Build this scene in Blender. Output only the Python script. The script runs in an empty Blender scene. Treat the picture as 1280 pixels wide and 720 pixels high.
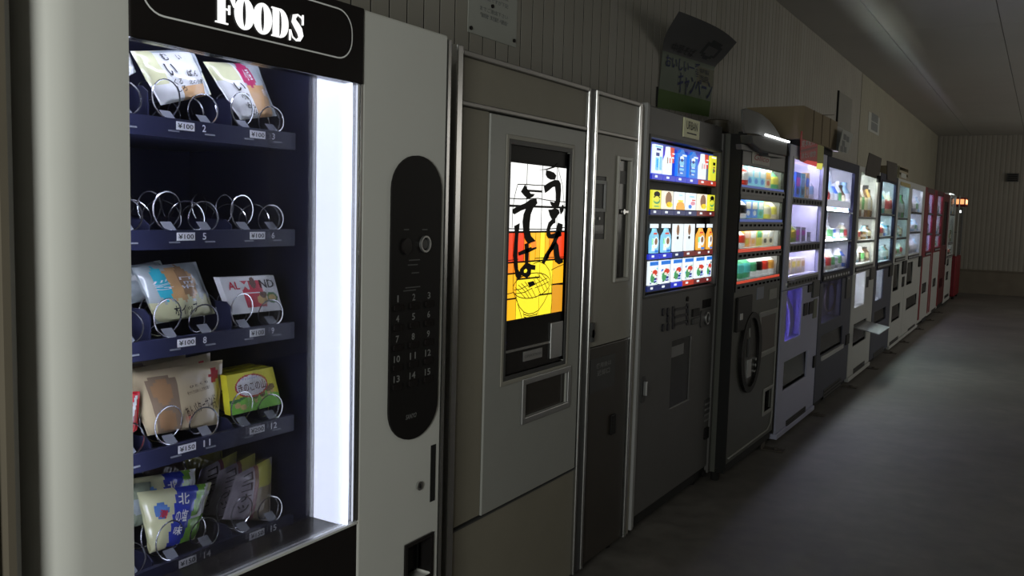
import bpy, math, random
from mathutils import Vector, Matrix
random.seed(7)
S = bpy.context.scene
COL = S.collection

# ---------------------------------------------------------------- camera
CX, CH, FPX = 1.33, 1.389, 1100.0
YAW, PITCH, ROLL = 5.40620095e-01, 8.84822708e-02, 2.75057218e-02
_fw = Vector((-math.sin(YAW)*math.cos(PITCH), math.cos(YAW)*math.cos(PITCH), -math.sin(PITCH)))
_rt = Vector((math.cos(YAW), math.sin(YAW), 0))
_up = _rt.cross(_fw)
RT = _rt*math.cos(ROLL) + _up*math.sin(ROLL)
UP = -_rt*math.sin(ROLL) + _up*math.cos(ROLL)
FW = _fw
cd = bpy.data.cameras.new('camera'); cam = bpy.data.objects.new('camera', cd); COL.objects.link(cam)
cd.sensor_width = 36; cd.lens = FPX*36/1280; cd.clip_start = 0.05; cd.clip_end = 100
M = Matrix.Identity(4)
for i in range(3):
    M[i][0] = RT[i]; M[i][1] = UP[i]; M[i][2] = -FW[i]
M[0][3], M[1][3], M[2][3] = CX, 0, CH
cam.matrix_world = M
S.camera = cam

# ---------------------------------------------------------------- world, lights, exposure
S.view_settings.view_transform = 'Standard'; S.view_settings.look = 'None'
S.view_settings.gamma = 1; S.view_settings.use_curve_mapping = False
S.view_settings.exposure = 0.0
S.cycles.use_denoising = True
S.cycles.max_bounces = 8; S.cycles.diffuse_bounces = 4; S.cycles.glossy_bounces = 4
S.cycles.transparent_max_bounces = 24; S.cycles.sample_clamp_indirect = 4
S.cycles.caustics_reflective = False; S.cycles.caustics_refractive = False
w = bpy.data.worlds.new('world'); S.world = w; w.use_nodes = True
w.node_tree.nodes['Background'].inputs[0].default_value = (0.80, 0.83, 0.75, 1)
w.node_tree.nodes['Background'].inputs[1].default_value = 0.03
def area(name, loc, aim, sx, sy, power, col):
    l = bpy.data.lights.new(name, 'AREA'); l.shape = 'RECTANGLE'; l.size = sx; l.size_y = sy
    l.energy = power; l.color = col
    o = bpy.data.objects.new(name, l); COL.objects.link(o)
    o.location = loc; o.rotation_euler = (Vector(aim)-Vector(loc)).to_track_quat('-Z', 'Y').to_euler()
    return o
# unseen source behind the camera, placed to match the wall shadows
area('rear_area_light', (1.35, -1.5, 1.55), (0.1, 3.2, 1.75), 0.7, 0.8, 54, (0.97, 1.0, 0.93))
# added fill light along the unseen right side; no opening is modelled
area('side_fill_light', (4.4, 13.2, 1.9), (-.6, 13.2, 2.6), 11, 1.6, 78, (1.0, 0.96, 0.86))

# ---------------------------------------------------------------- helpers
def ray(px, py):
    return RT*((px-640)/FPX) - UP*((py-360)/FPX) + FW
def on(px, py, X=0.0):
    """the point of the plane x = X that the photograph shows at a pixel -> (y, z)"""
    v = ray(px, py); t = (X-CX)/v.x
    return (t*v.y, CH+t*v.z)
def rect(X, a, b):
    p, q = on(*a, X), on(*b, X)
    return (p[0], q[0], q[1], p[1])          # y0, y1, z0, z1
def crop(pts, ox, oy, s, X):
    return [on(ox+x/s, oy+y/s, X) for x, y in pts]

MATS = {}
def _new(name):
    m = bpy.data.materials.new(name); m.use_nodes = True
    return m, m.node_tree, m.node_tree.nodes['Principled BSDF']
def paint(name, col, rough=.45, metal=0., var=.12, scale=6., coat=0., bump=0., bscale=60., spec=.3):
    if name in MATS: return MATS[name]
    m, nt, b = _new(name)
    tc = nt.nodes.new('ShaderNodeTexCoord')
    n = nt.nodes.new('ShaderNodeTexNoise'); n.inputs['Scale'].default_value = scale; n.inputs['Detail'].default_value = 6
    nt.links.new(tc.outputs['Object'], n.inputs['Vector'])
    mx = nt.nodes.new('ShaderNodeMix'); mx.data_type = 'RGBA'
    mx.inputs[6].default_value = (*[c*(1-var) for c in col], 1); mx.inputs[7].default_value = (*[min(1, c*(1+var)) for c in col], 1)
    nt.links.new(n.outputs['Fac'], mx.inputs[0]); nt.links.new(mx.outputs[2], b.inputs['Base Color'])
    b.inputs['Roughness'].default_value = rough; b.inputs['Metallic'].default_value = metal
    b.inputs['Coat Weight'].default_value = coat; b.inputs['Specular IOR Level'].default_value = spec
    if bump:
        n2 = nt.nodes.new('ShaderNodeTexNoise'); n2.inputs['Scale'].default_value = bscale
        nt.links.new(tc.outputs['Object'], n2.inputs['Vector'])
        bp = nt.nodes.new('ShaderNodeBump'); bp.inputs['Strength'].default_value = bump; bp.inputs['Distance'].default_value = .01
        nt.links.new(n2.outputs['Fac'], bp.inputs['Height']); nt.links.new(bp.outputs['Normal'], b.inputs['Normal'])
    MATS[name] = m
    return m
def glow(name, col, s=1.0, base=None):
    """emission: a tube, a backlit film, or a part made to look lit"""
    if name in MATS: return MATS[name]
    m, nt, b = _new(name)
    b.inputs['Base Color'].default_value = (*(base or col), 1)
    b.inputs['Emission Color'].default_value = (*col, 1); b.inputs['Emission Strength'].default_value = s
    b.inputs['Roughness'].default_value = .3
    MATS[name] = m
    return m
def glass_mat(name, tint=(1, 1, 1), gloss=.06):
    if name in MATS: return MATS[name]
    m = bpy.data.materials.new(name); m.use_nodes = True; nt = m.node_tree
    nt.nodes.clear()
    o = nt.nodes.new('ShaderNodeOutputMaterial'); mx = nt.nodes.new('ShaderNodeMixShader')
    t = nt.nodes.new('ShaderNodeBsdfTransparent'); t.inputs[0].default_value = (*tint, 1)
    g = nt.nodes.new('ShaderNodeBsdfGlossy'); g.inputs['Roughness'].default_value = .03
    f = nt.nodes.new('ShaderNodeFresnel'); f.inputs[0].default_value = 1.45
    mm = nt.nodes.new('ShaderNodeMath'); mm.operation = 'MULTIPLY'; mm.inputs[1].default_value = gloss*10
    nt.links.new(f.outputs[0], mm.inputs[0]); nt.links.new(mm.outputs[0], mx.inputs[0])
    nt.links.new(t.outputs[0], mx.inputs[1]); nt.links.new(g.outputs[0], mx.inputs[2]); nt.links.new(mx.outputs[0], o.inputs[0])
    MATS[name] = m
    return m

ORG = {}
def thing(name, label, cat, loc, group=None):
    o = bpy.data.objects.new(name, None); COL.objects.link(o); o.location = loc
    o.empty_display_size = .1
    o['label'] = label; o['category'] = cat
    if group: o['group'] = group
    ORG[o.name] = Vector(loc)
    return o
def tag(o, label, cat, group=None):
    o['label'] = label; o['category'] = cat
    if group: o['group'] = group
    return o
def struct(o):
    o['kind'] = 'structure'; return o

class MB:
    """collects shapes in world coordinates, builds them as one mesh object"""
    def __init__(s): s.v = []; s.f = []; s.m = []
    def add(s, vs, fs, m=0):
        k = len(s.v); s.v += [tuple(v) for v in vs]
        for f in fs: s.f.append(tuple(i+k for i in f)); s.m.append(m)
        return s
    def box(s, x0, x1, y0, y1, z0, z1, m=0):
        x0, x1 = min(x0, x1), max(x0, x1); y0, y1 = min(y0, y1), max(y0, y1); z0, z1 = min(z0, z1), max(z0, z1)
        return s.add([(x, y, z) for x in (x0, x1) for y in (y0, y1) for z in (z0, z1)],
                     [(0, 1, 3, 2), (4, 6, 7, 5), (0, 4, 5, 1), (2, 3, 7, 6), (0, 2, 6, 4), (1, 5, 7, 3)], m)
    def prism(s, pts, x0, x1, m=0):
        """outline in (y, z), extruded along x"""
        a = sum(pts[i][0]*pts[(i+1) % len(pts)][1]-pts[(i+1) % len(pts)][0]*pts[i][1] for i in range(len(pts)))
        if a < 0: pts = pts[::-1]
        n = len(pts)
        if x0 > x1: x0, x1 = x1, x0
        return s.add([(x0, *p) for p in pts]+[(x1, *p) for p in pts],
                     [tuple(range(n-1, -1, -1)), tuple(range(n, 2*n))]+[(i, (i+1) % n, (i+1) % n+n, i+n) for i in range(n)], m)
    def ring(s, outer, inner, x0, x1, m=0):
        n = len(outer)
        vs = [(x1, *p) for p in outer]+[(x1, *p) for p in inner]+[(x0, *p) for p in outer]+[(x0, *p) for p in inner]
        fs = []
        for i in range(n):
            j = (i+1) % n
            fs += [(i, j, j+n, i+n), (i, i+2*n, j+2*n, j), (i+n, j+n, j+3*n, i+3*n), (i+2*n, i+3*n, j+3*n, j+2*n)]
        return s.add(vs, fs, m)
    def cyl(s, c, r, h, axis='x', n=20, m=0, r2=None):
        r2 = r if r2 is None else r2
        vs = []
        for k, (rr, d) in enumerate(((r, 0), (r2, h))):
            for i in range(n):
                a = 2*math.pi*i/n; p, q = rr*math.cos(a), rr*math.sin(a)
                vs.append({'x': (c[0]+d, c[1]+p, c[2]+q), 'y': (c[0]+q, c[1]+d, c[2]+p), 'z': (c[0]+p, c[1]+q, c[2]+d)}[axis])
        return s.add(vs, [tuple(range(n-1, -1, -1)), tuple(range(n, 2*n))]+[(i, (i+1) % n, (i+1) % n+n, i+n) for i in range(n)], m)
    def lathe(s, c, prof, n=14, ms=None):
        """prof: (r, z) rows; ms: material of each band"""
        k = len(s.v)
        for r, z in prof:
            for i in range(n):
                a = 2*math.pi*i/n; s.v.append((c[0]+r*math.cos(a), c[1]+r*math.sin(a), c[2]+z))
        for j in range(len(prof)-1):
            for i in range(n):
                s.f.append((k+j*n+i, k+j*n+(i+1) % n, k+(j+1)*n+(i+1) % n, k+(j+1)*n+i)); s.m.append(ms[j] if ms else 0)
        s.f.append(tuple(k+i for i in range(n-1, -1, -1))); s.m.append(ms[0] if ms else 0)
        e = k+(len(prof)-1)*n; s.f.append(tuple(e+i for i in range(n))); s.m.append(ms[-1] if ms else 0)
        return s
    def tube(s, path, r, n=6, m=0):
        path = [Vector(p) for p in path]; k = len(s.v); up = None
        for i, p in enumerate(path):
            t = (path[min(i+1, len(path)-1)]-path[max(i-1, 0)]).normalized()
            if up is None: up = t.orthogonal().normalized()
            u = (up-t*up.dot(t)).normalized(); up = u; w_ = t.cross(u)
            for j in range(n):
                a = 2*math.pi*j/n; s.v.append(tuple(p+u*(r*math.cos(a))+w_*(r*math.sin(a))))
        for i in range(len(path)-1):
            for j in range(n):
                s.f.append((k+i*n+j, k+i*n+(j+1) % n, k+(i+1)*n+(j+1) % n, k+(i+1)*n+j)); s.m.append(m)
        s.f.append(tuple(k+j for j in range(n-1, -1, -1))); s.m.append(m)
        e = k+(len(path)-1)*n; s.f.append(tuple(e+j for j in range(n))); s.m.append(m)
        return s
    def plate(s, y0, y1, z0, z1, holes, x0, x1, m=0):
        """a panel between x0 and x1 with rectangular openings"""
        ys = sorted({round(v, 5) for v in [y0, y1]+[h for H in holes for h in H[:2]] if y0-1e-6 <= v <= y1+1e-6})
        zs = sorted({round(v, 5) for v in [z0, z1]+[h for H in holes for h in H[2:]] if z0-1e-6 <= v <= z1+1e-6})
        ny, nz = len(ys)-1, len(zs)-1
        def solid(i, j):
            if i < 0 or j < 0 or i >= ny or j >= nz: return False
            cy, cz = (ys[i]+ys[i+1])/2, (zs[j]+zs[j+1])/2
            return not any(h[0] < cy < h[1] and h[2] < cz < h[3] for h in holes)
        for i in range(ny):
            for j in range(nz):
                if not solid(i, j): continue
                a, b, c, d = ys[i], ys[i+1], zs[j], zs[j+1]
                s.add([(x1, a, c), (x1, b, c), (x1, b, d), (x1, a, d)], [(0, 1, 2, 3)], m)
                s.add([(x0, a, c), (x0, b, c), (x0, b, d), (x0, a, d)], [(3, 2, 1, 0)], m)
                for ok, q in ((solid(i-1, j), ((a, c), (a, d))), (solid(i+1, j), ((b, d), (b, c))), (solid(i, j-1), ((b, c), (a, c))), (solid(i, j+1), ((a, d), (b, d)))):
                    if not ok:
                        (p, r_), (t, u) = q
                        s.add([(x0, p, r_), (x1, p, r_), (x1, t, u), (x0, t, u)], [(0, 1, 2, 3)], m)
        return s
    def shell(s, xb, xf, y0, y1, z0, z1, t=.02, m=0):
        """sides, top, bottom and back of a cabinet open to the front"""
        s.box(xb, xf, y0, y0+t, z0, z1, m); s.box(xb, xf, y1-t, y1, z0, z1, m)
        s.box(xb, xf, y0+t, y1-t, z1-t, z1, m); s.box(xb, xf, y0+t, y1-t, z0, z0+t, m); s.box(xb, xb+t, y0+t, y1-t, z0+t, z1-t, m)
        return s
    def recess(s, x0, x1, y0, y1, z0, z1, m=0):
        """the five inner faces of a niche (opening at x1)"""
        v = [(x, y, z) for x in (x0, x1) for y in (y0, y1) for z in (z0, z1)]
        t = .004
        s.box(x0-t, x0, y0-t, y1+t, z0-t, z1+t, m); s.box(x0, x1, y0-t, y0, z0-t, z1+t, m); s.box(x0, x1, y1, y1+t, z0-t, z1+t, m)
        s.box(x0, x1, y0, y1, z0-t, z0, m); s.box(x0, x1, y0, y1, z1, z1+t, m)
        return s
    def build(s, name, mats, parent=None, smooth=False, bevel=0, merge=True, label=None):
        import bmesh
        o0 = ORG.get(parent.name, Vector((0, 0, 0))) if parent else None
        if parent is None:                      # a thing of one mesh: origin at the middle of its base
            lo = [min(v[i] for v in s.v) for i in range(3)]; hi = [max(v[i] for v in s.v) for i in range(3)]
            o0 = Vector(((lo[0]+hi[0])/2, (lo[1]+hi[1])/2, lo[2]))
        me = bpy.data.meshes.new(name)
        me.from_pydata([tuple(Vector(v)-o0) for v in s.v], [], s.f)
        if not isinstance(mats, (list, tuple)): mats = [mats]
        for m in mats: me.materials.append(m)
        me.polygons.foreach_set('material_index', s.m)
        if merge:
            bm = bmesh.new(); bm.from_mesh(me); bmesh.ops.remove_doubles(bm, verts=bm.verts, dist=1e-5)
            bm.to_mesh(me); bm.free()
        if smooth:
            me.polygons.foreach_set('use_smooth', [True]*len(me.polygons))
            me.set_sharp_from_angle(angle=math.radians(40))
        me.update()
        o = bpy.data.objects.new(name, me); COL.objects.link(o)
        ORG[o.name] = o0
        if parent: o.parent = parent
        else: o.location = o0
        if bevel:
            b = o.modifiers.new('bevel', 'BEVEL'); b.width = bevel; b.segments = 2; b.limit_method = 'ANGLE'; b.angle_limit = math.radians(50)
        if label: o['label'] = label
        return o

_txt = {}
def text_mesh(body, shear=0):
    """outline letters as (verts 2d, faces, width, height)"""
    k = (body, shear)
    if k in _txt: return _txt[k]
    c = bpy.data.curves.new('t', 'FONT'); c.body = body; c.size = 1; c.resolution_u = 2; c.shear = shear; c.offset = .014
    c.align_x = 'LEFT'
    o = bpy.data.objects.new('t', c); COL.objects.link(o)
    dg = bpy.context.evaluated_depsgraph_get(); me = bpy.data.meshes.new_from_object(o.evaluated_get(dg))
    vs = [(v.co.x, v.co.y) for v in me.vertices]; fs = [tuple(p.vertices) for p in me.polygons]
    bpy.data.objects.remove(o); bpy.data.curves.remove(c); bpy.data.meshes.remove(me)
    if not vs: vs = [(0, 0), (1, 0), (1, 1)]; fs = [(0, 1, 2)]
    xs = [v[0] for v in vs]; ys = [v[1] for v in vs]
    x0, x1, y0, y1 = min(xs), max(xs), min(ys), max(ys)
    vs = [((x-x0)/(x1-x0+1e-9), (y-y0)/(y1-y0+1e-9)) for x, y in vs]
    _txt[k] = (vs, fs); return _txt[k]
def write(mb, body, X, y0, y1, z0, z1, m=0, shear=0, rot=0):
    """lettering fitted into a rectangle on the plane x = X"""
    vs, fs = text_mesh(body, shear)
    c, s_ = math.cos(rot), math.sin(rot); cy, cz = (y0+y1)/2, (z0+z1)/2
    out = []
    for u, v in vs:
        a, b = (u-.5)*(y1-y0), (v-.5)*(z1-z0)
        out.append((X, cy+a*c-b*s_, cz+a*s_+b*c))
    return mb.add(out, fs, m)
def ell(cy, cz, ry, rz, n=24, a0=0, a1=2*math.pi):
    full = abs(a1-a0-2*math.pi) < 1e-6
    return [(cy+ry*math.cos(a0+(a1-a0)*i/(n if full else n-1)), cz+rz*math.sin(a0+(a1-a0)*i/(n if full else n-1))) for i in range(n)]
def rrect(y0, y1, z0, z1, r, n=5):
    pts = []
    for (cy, cz, a) in ((y1-r, z1-r, 0), (y0+r, z1-r, 90), (y0+r, z0+r, 180), (y1-r, z0+r, 270)):
        for i in range(n): t = math.radians(a+90*i/(n-1)); pts.append((cy+r*math.cos(t), cz+r*math.sin(t)))
    return pts

# ---------------------------------------------------------------- materials
BEIGE = paint('beige_enamel', (.30, .285, .245), .42, var=.10)
BEIGE_D = paint('beige_panel', (.235, .215, .17), .5, var=.12)
OFFWHITE = paint('offwhite_enamel', (.60, .60, .57), .45, var=.03)
DOORGREY = paint('pale_door_enamel', (.32, .32, .30), .4, var=.05)
CHROME = paint('worn_chrome', (.62, .62, .62), .25, metal=1., var=.15)
STEEL = paint('brushed_steel', (.42, .42, .42), .4, metal=.9)
BLACK = paint('black_plastic', (.010, .009, .009), .5, spec=.15)
BLACKG = paint('black_gloss', (.014, .012, .012), .2, coat=.1, spec=.2)
BLACKM = paint('black_rubber', (.01, .01, .01), .8)
LINER = paint('navy_liner', (.015, .017, .042), .4)
GREYM = paint('grey_machine_enamel', (.105, .102, .100), .45)
GREYD = paint('dark_grey_plastic', (.05, .05, .05), .45)
GREYL = paint('light_grey_plastic', (.33, .33, .33), .45)
WHITEP = paint('white_print', (.8, .8, .8), .5, var=.02)
WHITEM = paint('white_enamel', (.42, .43, .42), .38, var=.06)
LAV = paint('lavender_grey_enamel', (.38, .39, .52), .38, var=.06)
NAVY = paint('dark_navy_enamel', (.016, .017, .040), .6, spec=.12)
NAVYL = paint('slate_enamel', (.055, .058, .082), .55, spec=.2)
BROWN = paint('brown_laminate', (.045, .038, .032), .4)
REDE = paint('red_enamel', (.17, .008, .016), .42)
REDD = paint('dull_red_enamel', (.08, .016, .018), .45)
INNER = paint('white_interior', (.80, .81, .84), .5, var=.03)
GLASS = glass_mat('pane_glass', (.96, .97, .98), .05)
GLASSD = glass_mat('tinted_glass', (.80, .82, .86), .05)
TRANS = glass_mat('clear_plastic', (.72, .74, .74), .10)
CARD = paint('cardboard', (.27, .215, .135), .85, bump=.1)
PAPER = paint('old_paper', (.42, .42, .38), .9)
# ================================================================ the room
WX, ZC, YB = -.60, 3.09, 19.6
def concrete():
    m, nt, b = _new('worn_concrete')
    tc = nt.nodes.new('ShaderNodeTexCoord')
    n1 = nt.nodes.new('ShaderNodeTexNoise'); n1.inputs['Scale'].default_value = .9; n1.inputs['Detail'].default_value = 8; n1.inputs['Roughness'].default_value = .62
    n2 = nt.nodes.new('ShaderNodeTexNoise'); n2.inputs['Scale'].default_value = 9; n2.inputs['Detail'].default_value = 8
    v = nt.nodes.new('ShaderNodeTexVoronoi'); v.inputs['Scale'].default_value = 26
    for n in (n1, n2, v): nt.links.new(tc.outputs['Object'], n.inputs['Vector'])
    r = nt.nodes.new('ShaderNodeValToRGB'); e = r.color_ramp.elements
    e[0].position = .30; e[0].color = (.085, .077, .068, 1); e[1].position = .72; e[1].color = (.165, .152, .138, 1)
    nt.links.new(n1.outputs['Fac'], r.inputs[0])
    mx = nt.nodes.new('ShaderNodeMix'); mx.data_type = 'RGBA'; mx.blend_type = 'OVERLAY'; mx.inputs[0].default_value = .55
    nt.links.new(r.outputs[0], mx.inputs[6]); nt.links.new(n2.outputs['Fac'], mx.inputs[7])
    # small dark specks
    r2 = nt.nodes.new('ShaderNodeValToRGB'); r2.color_ramp.elements[0].position = .04; r2.color_ramp.elements[0].color = (.25, .25, .25, 1); r2.color_ramp.elements[1].position = .09
    nt.links.new(v.outputs['Distance'], r2.inputs[0])
    m2 = nt.nodes.new('ShaderNodeMix'); m2.data_type = 'RGBA'; m2.blend_type = 'MULTIPLY'; m2.inputs[0].default_value = .5
    nt.links.new(mx.outputs[2], m2.inputs[6]); nt.links.new(r2.outputs[0], m2.inputs[7])
    nt.links.new(m2.outputs[2], b.inputs['Base Color'])
    rr = nt.nodes.new('ShaderNodeMapRange'); rr.inputs[3].default_value = .5; rr.inputs[4].default_value = .8
    nt.links.new(n2.outputs['Fac'], rr.inputs[0]); nt.links.new(rr.outputs[0], b.inputs['Roughness'])
    bp = nt.nodes.new('ShaderNodeBump'); bp.inputs['Strength'].default_value = .25; bp.inputs['Distance'].default_value = .01
    nt.links.new(n2.outputs['Fac'], bp.inputs['Height']); nt.links.new(bp.outputs['Normal'], b.inputs['Normal'])
    return m
BOARD = [paint('wall_board_%s' % n, c, .55, var=.12, scale=3) for n, c in (('grey', (.30, .285, .25)), ('warm', (.285, .27, .23)), ('pale', (.32, .305, .27)))]
PANELW = paint('plain_wall_panel', (.30, .285, .225), .6, var=.15, scale=2)
BACKW = paint('back_wall_sheet', (.26, .245, .215), .6, var=.12, scale=2)
WAINS = paint('low_concrete_wall', (.17, .15, .12), .75, var=.2)
GAP = paint('dark_gap', (.02, .018, .016), .9)
CEILM = paint('ceiling_board', (.40, .39, .365), .65, var=.08, scale=1.2)

struct(MB().box(-.72, 4.5, -3, YB+.1, -.1, 0).build('floor', concrete()))
ceil = struct(MB().box(-.72, 4.5, -3, YB+.1, ZC+.012, ZC+.1).build('ceiling', GAP))
# ceiling boards, joints along the aisle
for a, b in ((-.72, -.018), (-.012, .893), (.899, 1.80), (1.806, 2.71), (2.716, 3.62), (3.626, 4.5)):
    for c, d in ((-3, 0.9), (.906, 4.8), (4.806, 8.7), (8.706, 12.6), (12.606, 16.5), (16.506, YB+.1)):
        MB().box(a, b, c, d, ZC, ZC+.0119).build('ceiling_panel', CEILM, ceil)
wall = struct(MB().box(WX-.12, WX-.013, -3, YB+.1, 0, ZC).build('wall_left', GAP))
PITCH_B = .0958
def boardmesh(mb, y, wd, m=0, d=.005):
    x0, x1 = WX-.0128, WX
    g = .003 if d > .002 else .0012; d = .0012
    pr = [(x0, y+g), (x1-d, y+g), (x1, y+d+g), (x1, y+wd-d-g), (x1-d, y+wd-g), (x0, y+wd-g)]
    n = len(pr)
    mb.add([(p[0], p[1], .0) for p in pr]+[(p[0], p[1], ZC-.002) for p in pr],
           [(i, i+n, (i+1) % n+n, (i+1) % n) for i in (1, 2, 3)]+[tuple(range(n)), tuple(range(2*n-1, n-1, -1))], m)
    mb.add([(p[0], p[1], .0) for p in pr]+[(p[0], p[1], ZC-.002) for p in pr], [(i, i+n, (i+1) % n+n, (i+1) % n) for i in (0, 4, 5)], 1)  # groove shade put into the dark colour of the board edges
y = 1.505
i = 0
shared = []
for k in range(3):
    mb = MB(); boardmesh(mb, 0, PITCH_B); o = mb.build('wall_board', [BOARD[k], GAP], wall, bevel=0)
    shared.append(o)
k0 = Vector(ORG[wall.name])
base_off = shared[0].location.copy()
while y < 8.2:
    k = random.choice((0, 0, 1, 2))
    if i < 3: o = shared[i]
    else: o = shared[k].copy(); COL.objects.link(o)
    o.location = base_off + Vector((0, y, 0)); y += PITCH_B; i += 1
mb = MB(); yy = -3
while yy+PITCH_B < 1.505: boardmesh(mb, yy, PITCH_B); yy += PITCH_B
while y < 10.98: boardmesh(mb, y, PITCH_B); y += PITCH_B
o = mb.build('wall_boards_far', [BOARD[0], GAP], wall); o['kind'] = 'stuff'
mb = MB(); y += .03
while y < YB-.06: boardmesh(mb, y, PITCH_B, d=.0018); y += PITCH_B
o = mb.build('wall_panelling', [PANELW, PANELW], wall); o['kind'] = 'stuff'
# far wall: ribbed sheet above a low wall with a ledge
bw = struct(MB().box(-.72, 4.5, YB, YB+.1, 0, ZC).build('wall_back', BACKW))
mb = MB(); x = -.60
while x < 4.4:
    mb.add([(x, YB-.001, .47), (x+.02, YB-.005, .47), (x+.06, YB-.005, .47), (x+.08, YB-.001, .47),
            (x, YB-.001, ZC-.002), (x+.02, YB-.005, ZC-.002), (x+.06, YB-.005, ZC-.002), (x+.08, YB-.001, ZC-.002)],
           [(0, 1, 5, 4), (1, 2, 6, 5), (2, 3, 7, 6)]); x += .086
o = mb.build('wall_rib', BACKW, bw); o['kind'] = 'stuff'
struct(MB().box(-.6, 4.5, YB-.10, YB-.001, 0, .45).box(-.6, 4.5, YB-.12, YB-.001, .45, .47).build('baseboard_back', WAINS))
struct(MB().box(4.5, 4.6, -3, YB+.1, 0, ZC).build('wall_right', PANELW))
# small vent high on the far wall
v = ray(1266, 222); t = (YB-.02)/v.y; px, pz = CX+t*v.x, CH+t*v.z
t_ = thing('wall_vent', 'small dark square vent high on the far wall', 'vent', (px, YB-.02, pz-.08))
MB().box(px-.1, px+.1, YB-.05, YB-.018, pz-.08, pz+.08).build('vent_frame', GREYD, t_)
for k in range(4): MB().box(px-.08, px+.08, YB-.06, YB-.05, pz-.065+k*.036, pz-.045+k*.036).build('vent_slat', BLACKM, t_)

def feet(root, xf, y0, y1, xb=-.55, z=.055):
    """short feet with flat anchor brackets"""
    for yy in (y0+.07, y1-.07):
        for xx in (xf-.07, xb+.06):
            MB().cyl((xx, yy, 0), .022, z+.01, 'z', 10).build('foot', BLACKM, root)
def bracket(root, xf, y, l=.16):
    l = .10
    MB().box(xf-.03, xf+l, y-.035, y+.035, .002, .008).box(xf-.03, xf-.024, y-.035, y+.035, .008, .07).cyl((xf+l-.05, y, .008), .014, .012, 'z', 6).build('anchor_bracket', paint('rusty_steel', (.07, .06, .05), .6, var=.3), root)
# ================================================================ near edge: neighbour cabinet
def zprism(mb, pts, z0, z1, m=0):
    """outline in (x, y), extruded along z"""
    a = sum(pts[i][0]*pts[(i+1) % len(pts)][1]-pts[(i+1) % len(pts)][0]*pts[i][1] for i in range(len(pts)))
    if a < 0: pts = pts[::-1]
    n = len(pts)
    return mb.add([(*p, z0) for p in pts]+[(*p, z1) for p in pts],
                  [tuple(range(n-1, -1, -1)), tuple(range(n, 2*n))]+[(i, (i+1) % n, (i+1) % n+n, i+n) for i in range(n)], m)
BROWNP = paint('brown_metal_trim', (.13, .112, .085), .35, var=.1, coat=.2)
OLIVE = paint('olive_enamel', (.27, .27, .20), .45)
t = thing('metal_cabinet', 'olive cabinet with brown metal corner trim at the near end of the row', 'cabinet', (-.28, .3, 0))
zprism(MB(), [(-.56, -.1), (-.0, -.1), (-.0, .689), (-.56, .689)], .04, 1.9).build('body', OLIVE, t, bevel=.004)
zprism(MB(), [(-.56, .690), (.012, .690), (.018, .694), (.018, .704), (.008, .708), (.008, .716), (.022, .720), (.022, .732), (.004, .738), (-.010, .757), (-.56, .757)], .03, 1.9).build('corner_trim', BROWNP, t)
for yy in (0, .65): MB().cyl((-.1, yy, 0), .02, .045, 'z', 10).build('foot', BLACKM, t)

# ================================================================ snack machine
M1 = thing('snack_vending_machine', 'white snack vending machine with spiral shelves and tall glass under a black header', 'vending machine', (-.28, 1.33, 0))
Y0, YG, YR, Y1, ZT = .782, .950, 1.541, 1.868, 1.826
ZG0, ZG1 = .655, 1.659
arc = [(-.075+.075*math.cos(a), Y0+.075-.075*math.sin(a)) for a in [math.pi/2*(1-i/10) for i in range(11)]]
zprism(MB(), [(-.12, Y0)]+arc+[(0, YG), (-.12, YG)], .05, ZT).build('door_pillar', OFFWHITE, M1, smooth=True)
mb = MB(); mb.plate(YR, Y1, .05, ZT, [rect(0, (507, 683), (539, 718))], -.12, 0)
mb.build('door_column', OFFWHITE, M1, bevel=.006)
MB().box(-.03, .004, YG, YR-.001, ZG1, ZT).build('header', BLACKG, M1, bevel=.003)
MB().box(-.12, -.031, YG, YR-.001, ZT-.02, ZT).build('header_cap', BLACKG, M1)
MB().box(-.12, -.002, YG, YR-.001, .05, ZG0-.008).build('lower_panel', BLACKG, M1)
MB().box(-.02, .001, YG, YR-.002, ZG0-.008, ZG0-.003).build('sill_trim', paint('pale_trim', (.6, .6, .58), .3), M1)
MB().box(-.03, -.001, 1.526, 1.532, ZG0, ZG1).box(-.03, .001, 1.534, 1.540, ZG0, ZG1).build('window_trim', CHROME, M1)
MB().box(-.012, -.006, YG, 1.526, ZG0-.002, ZG1).build('glass_pane', glass_mat('front_glass', (.93, .94, 1), .06), M1)
mb = MB(); mb.shell(-.575, -.121, Y0+.004, Y1, .05, ZT-.01, .02); mb.build('cabinet', OFFWHITE, M1)
MB().box(-.02, .002, Y1, Y1+.012, .05, ZT-.01).build('side_trim', CHROME, M1)
MB().recess(-.55, -.122, .83, 1.515, .42, 1.78).build('liner', LINER, M1)
MB().box(-.125, -.118, 1.512, 1.516, .5, 1.74).build('liner_edge', STEEL, M1)
feet(M1, -.03, Y0, Y1)
MB().box(-.107, -.006, 1.508, 1.514, ZG0-.006, ZG1+.04).build('light_diffuser', glow('diffuser_light', (.88, .93, 1.0), 1.6), M1)
MB().cyl((-.085, .98, 1.715), .013, .5, 'y', 12).build('fluorescent_tube', glow('tube_cold', (.80, .84, 1.0), 20), M1)
MB().cyl((-.07, .965, .72), .012, .9, 'z', 12).build('fluorescent_tube', glow('added_side_tube', (.84, .88, 1.0), 22), M1)  # added tube, hidden behind the pillar, to brighten the packets
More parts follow.
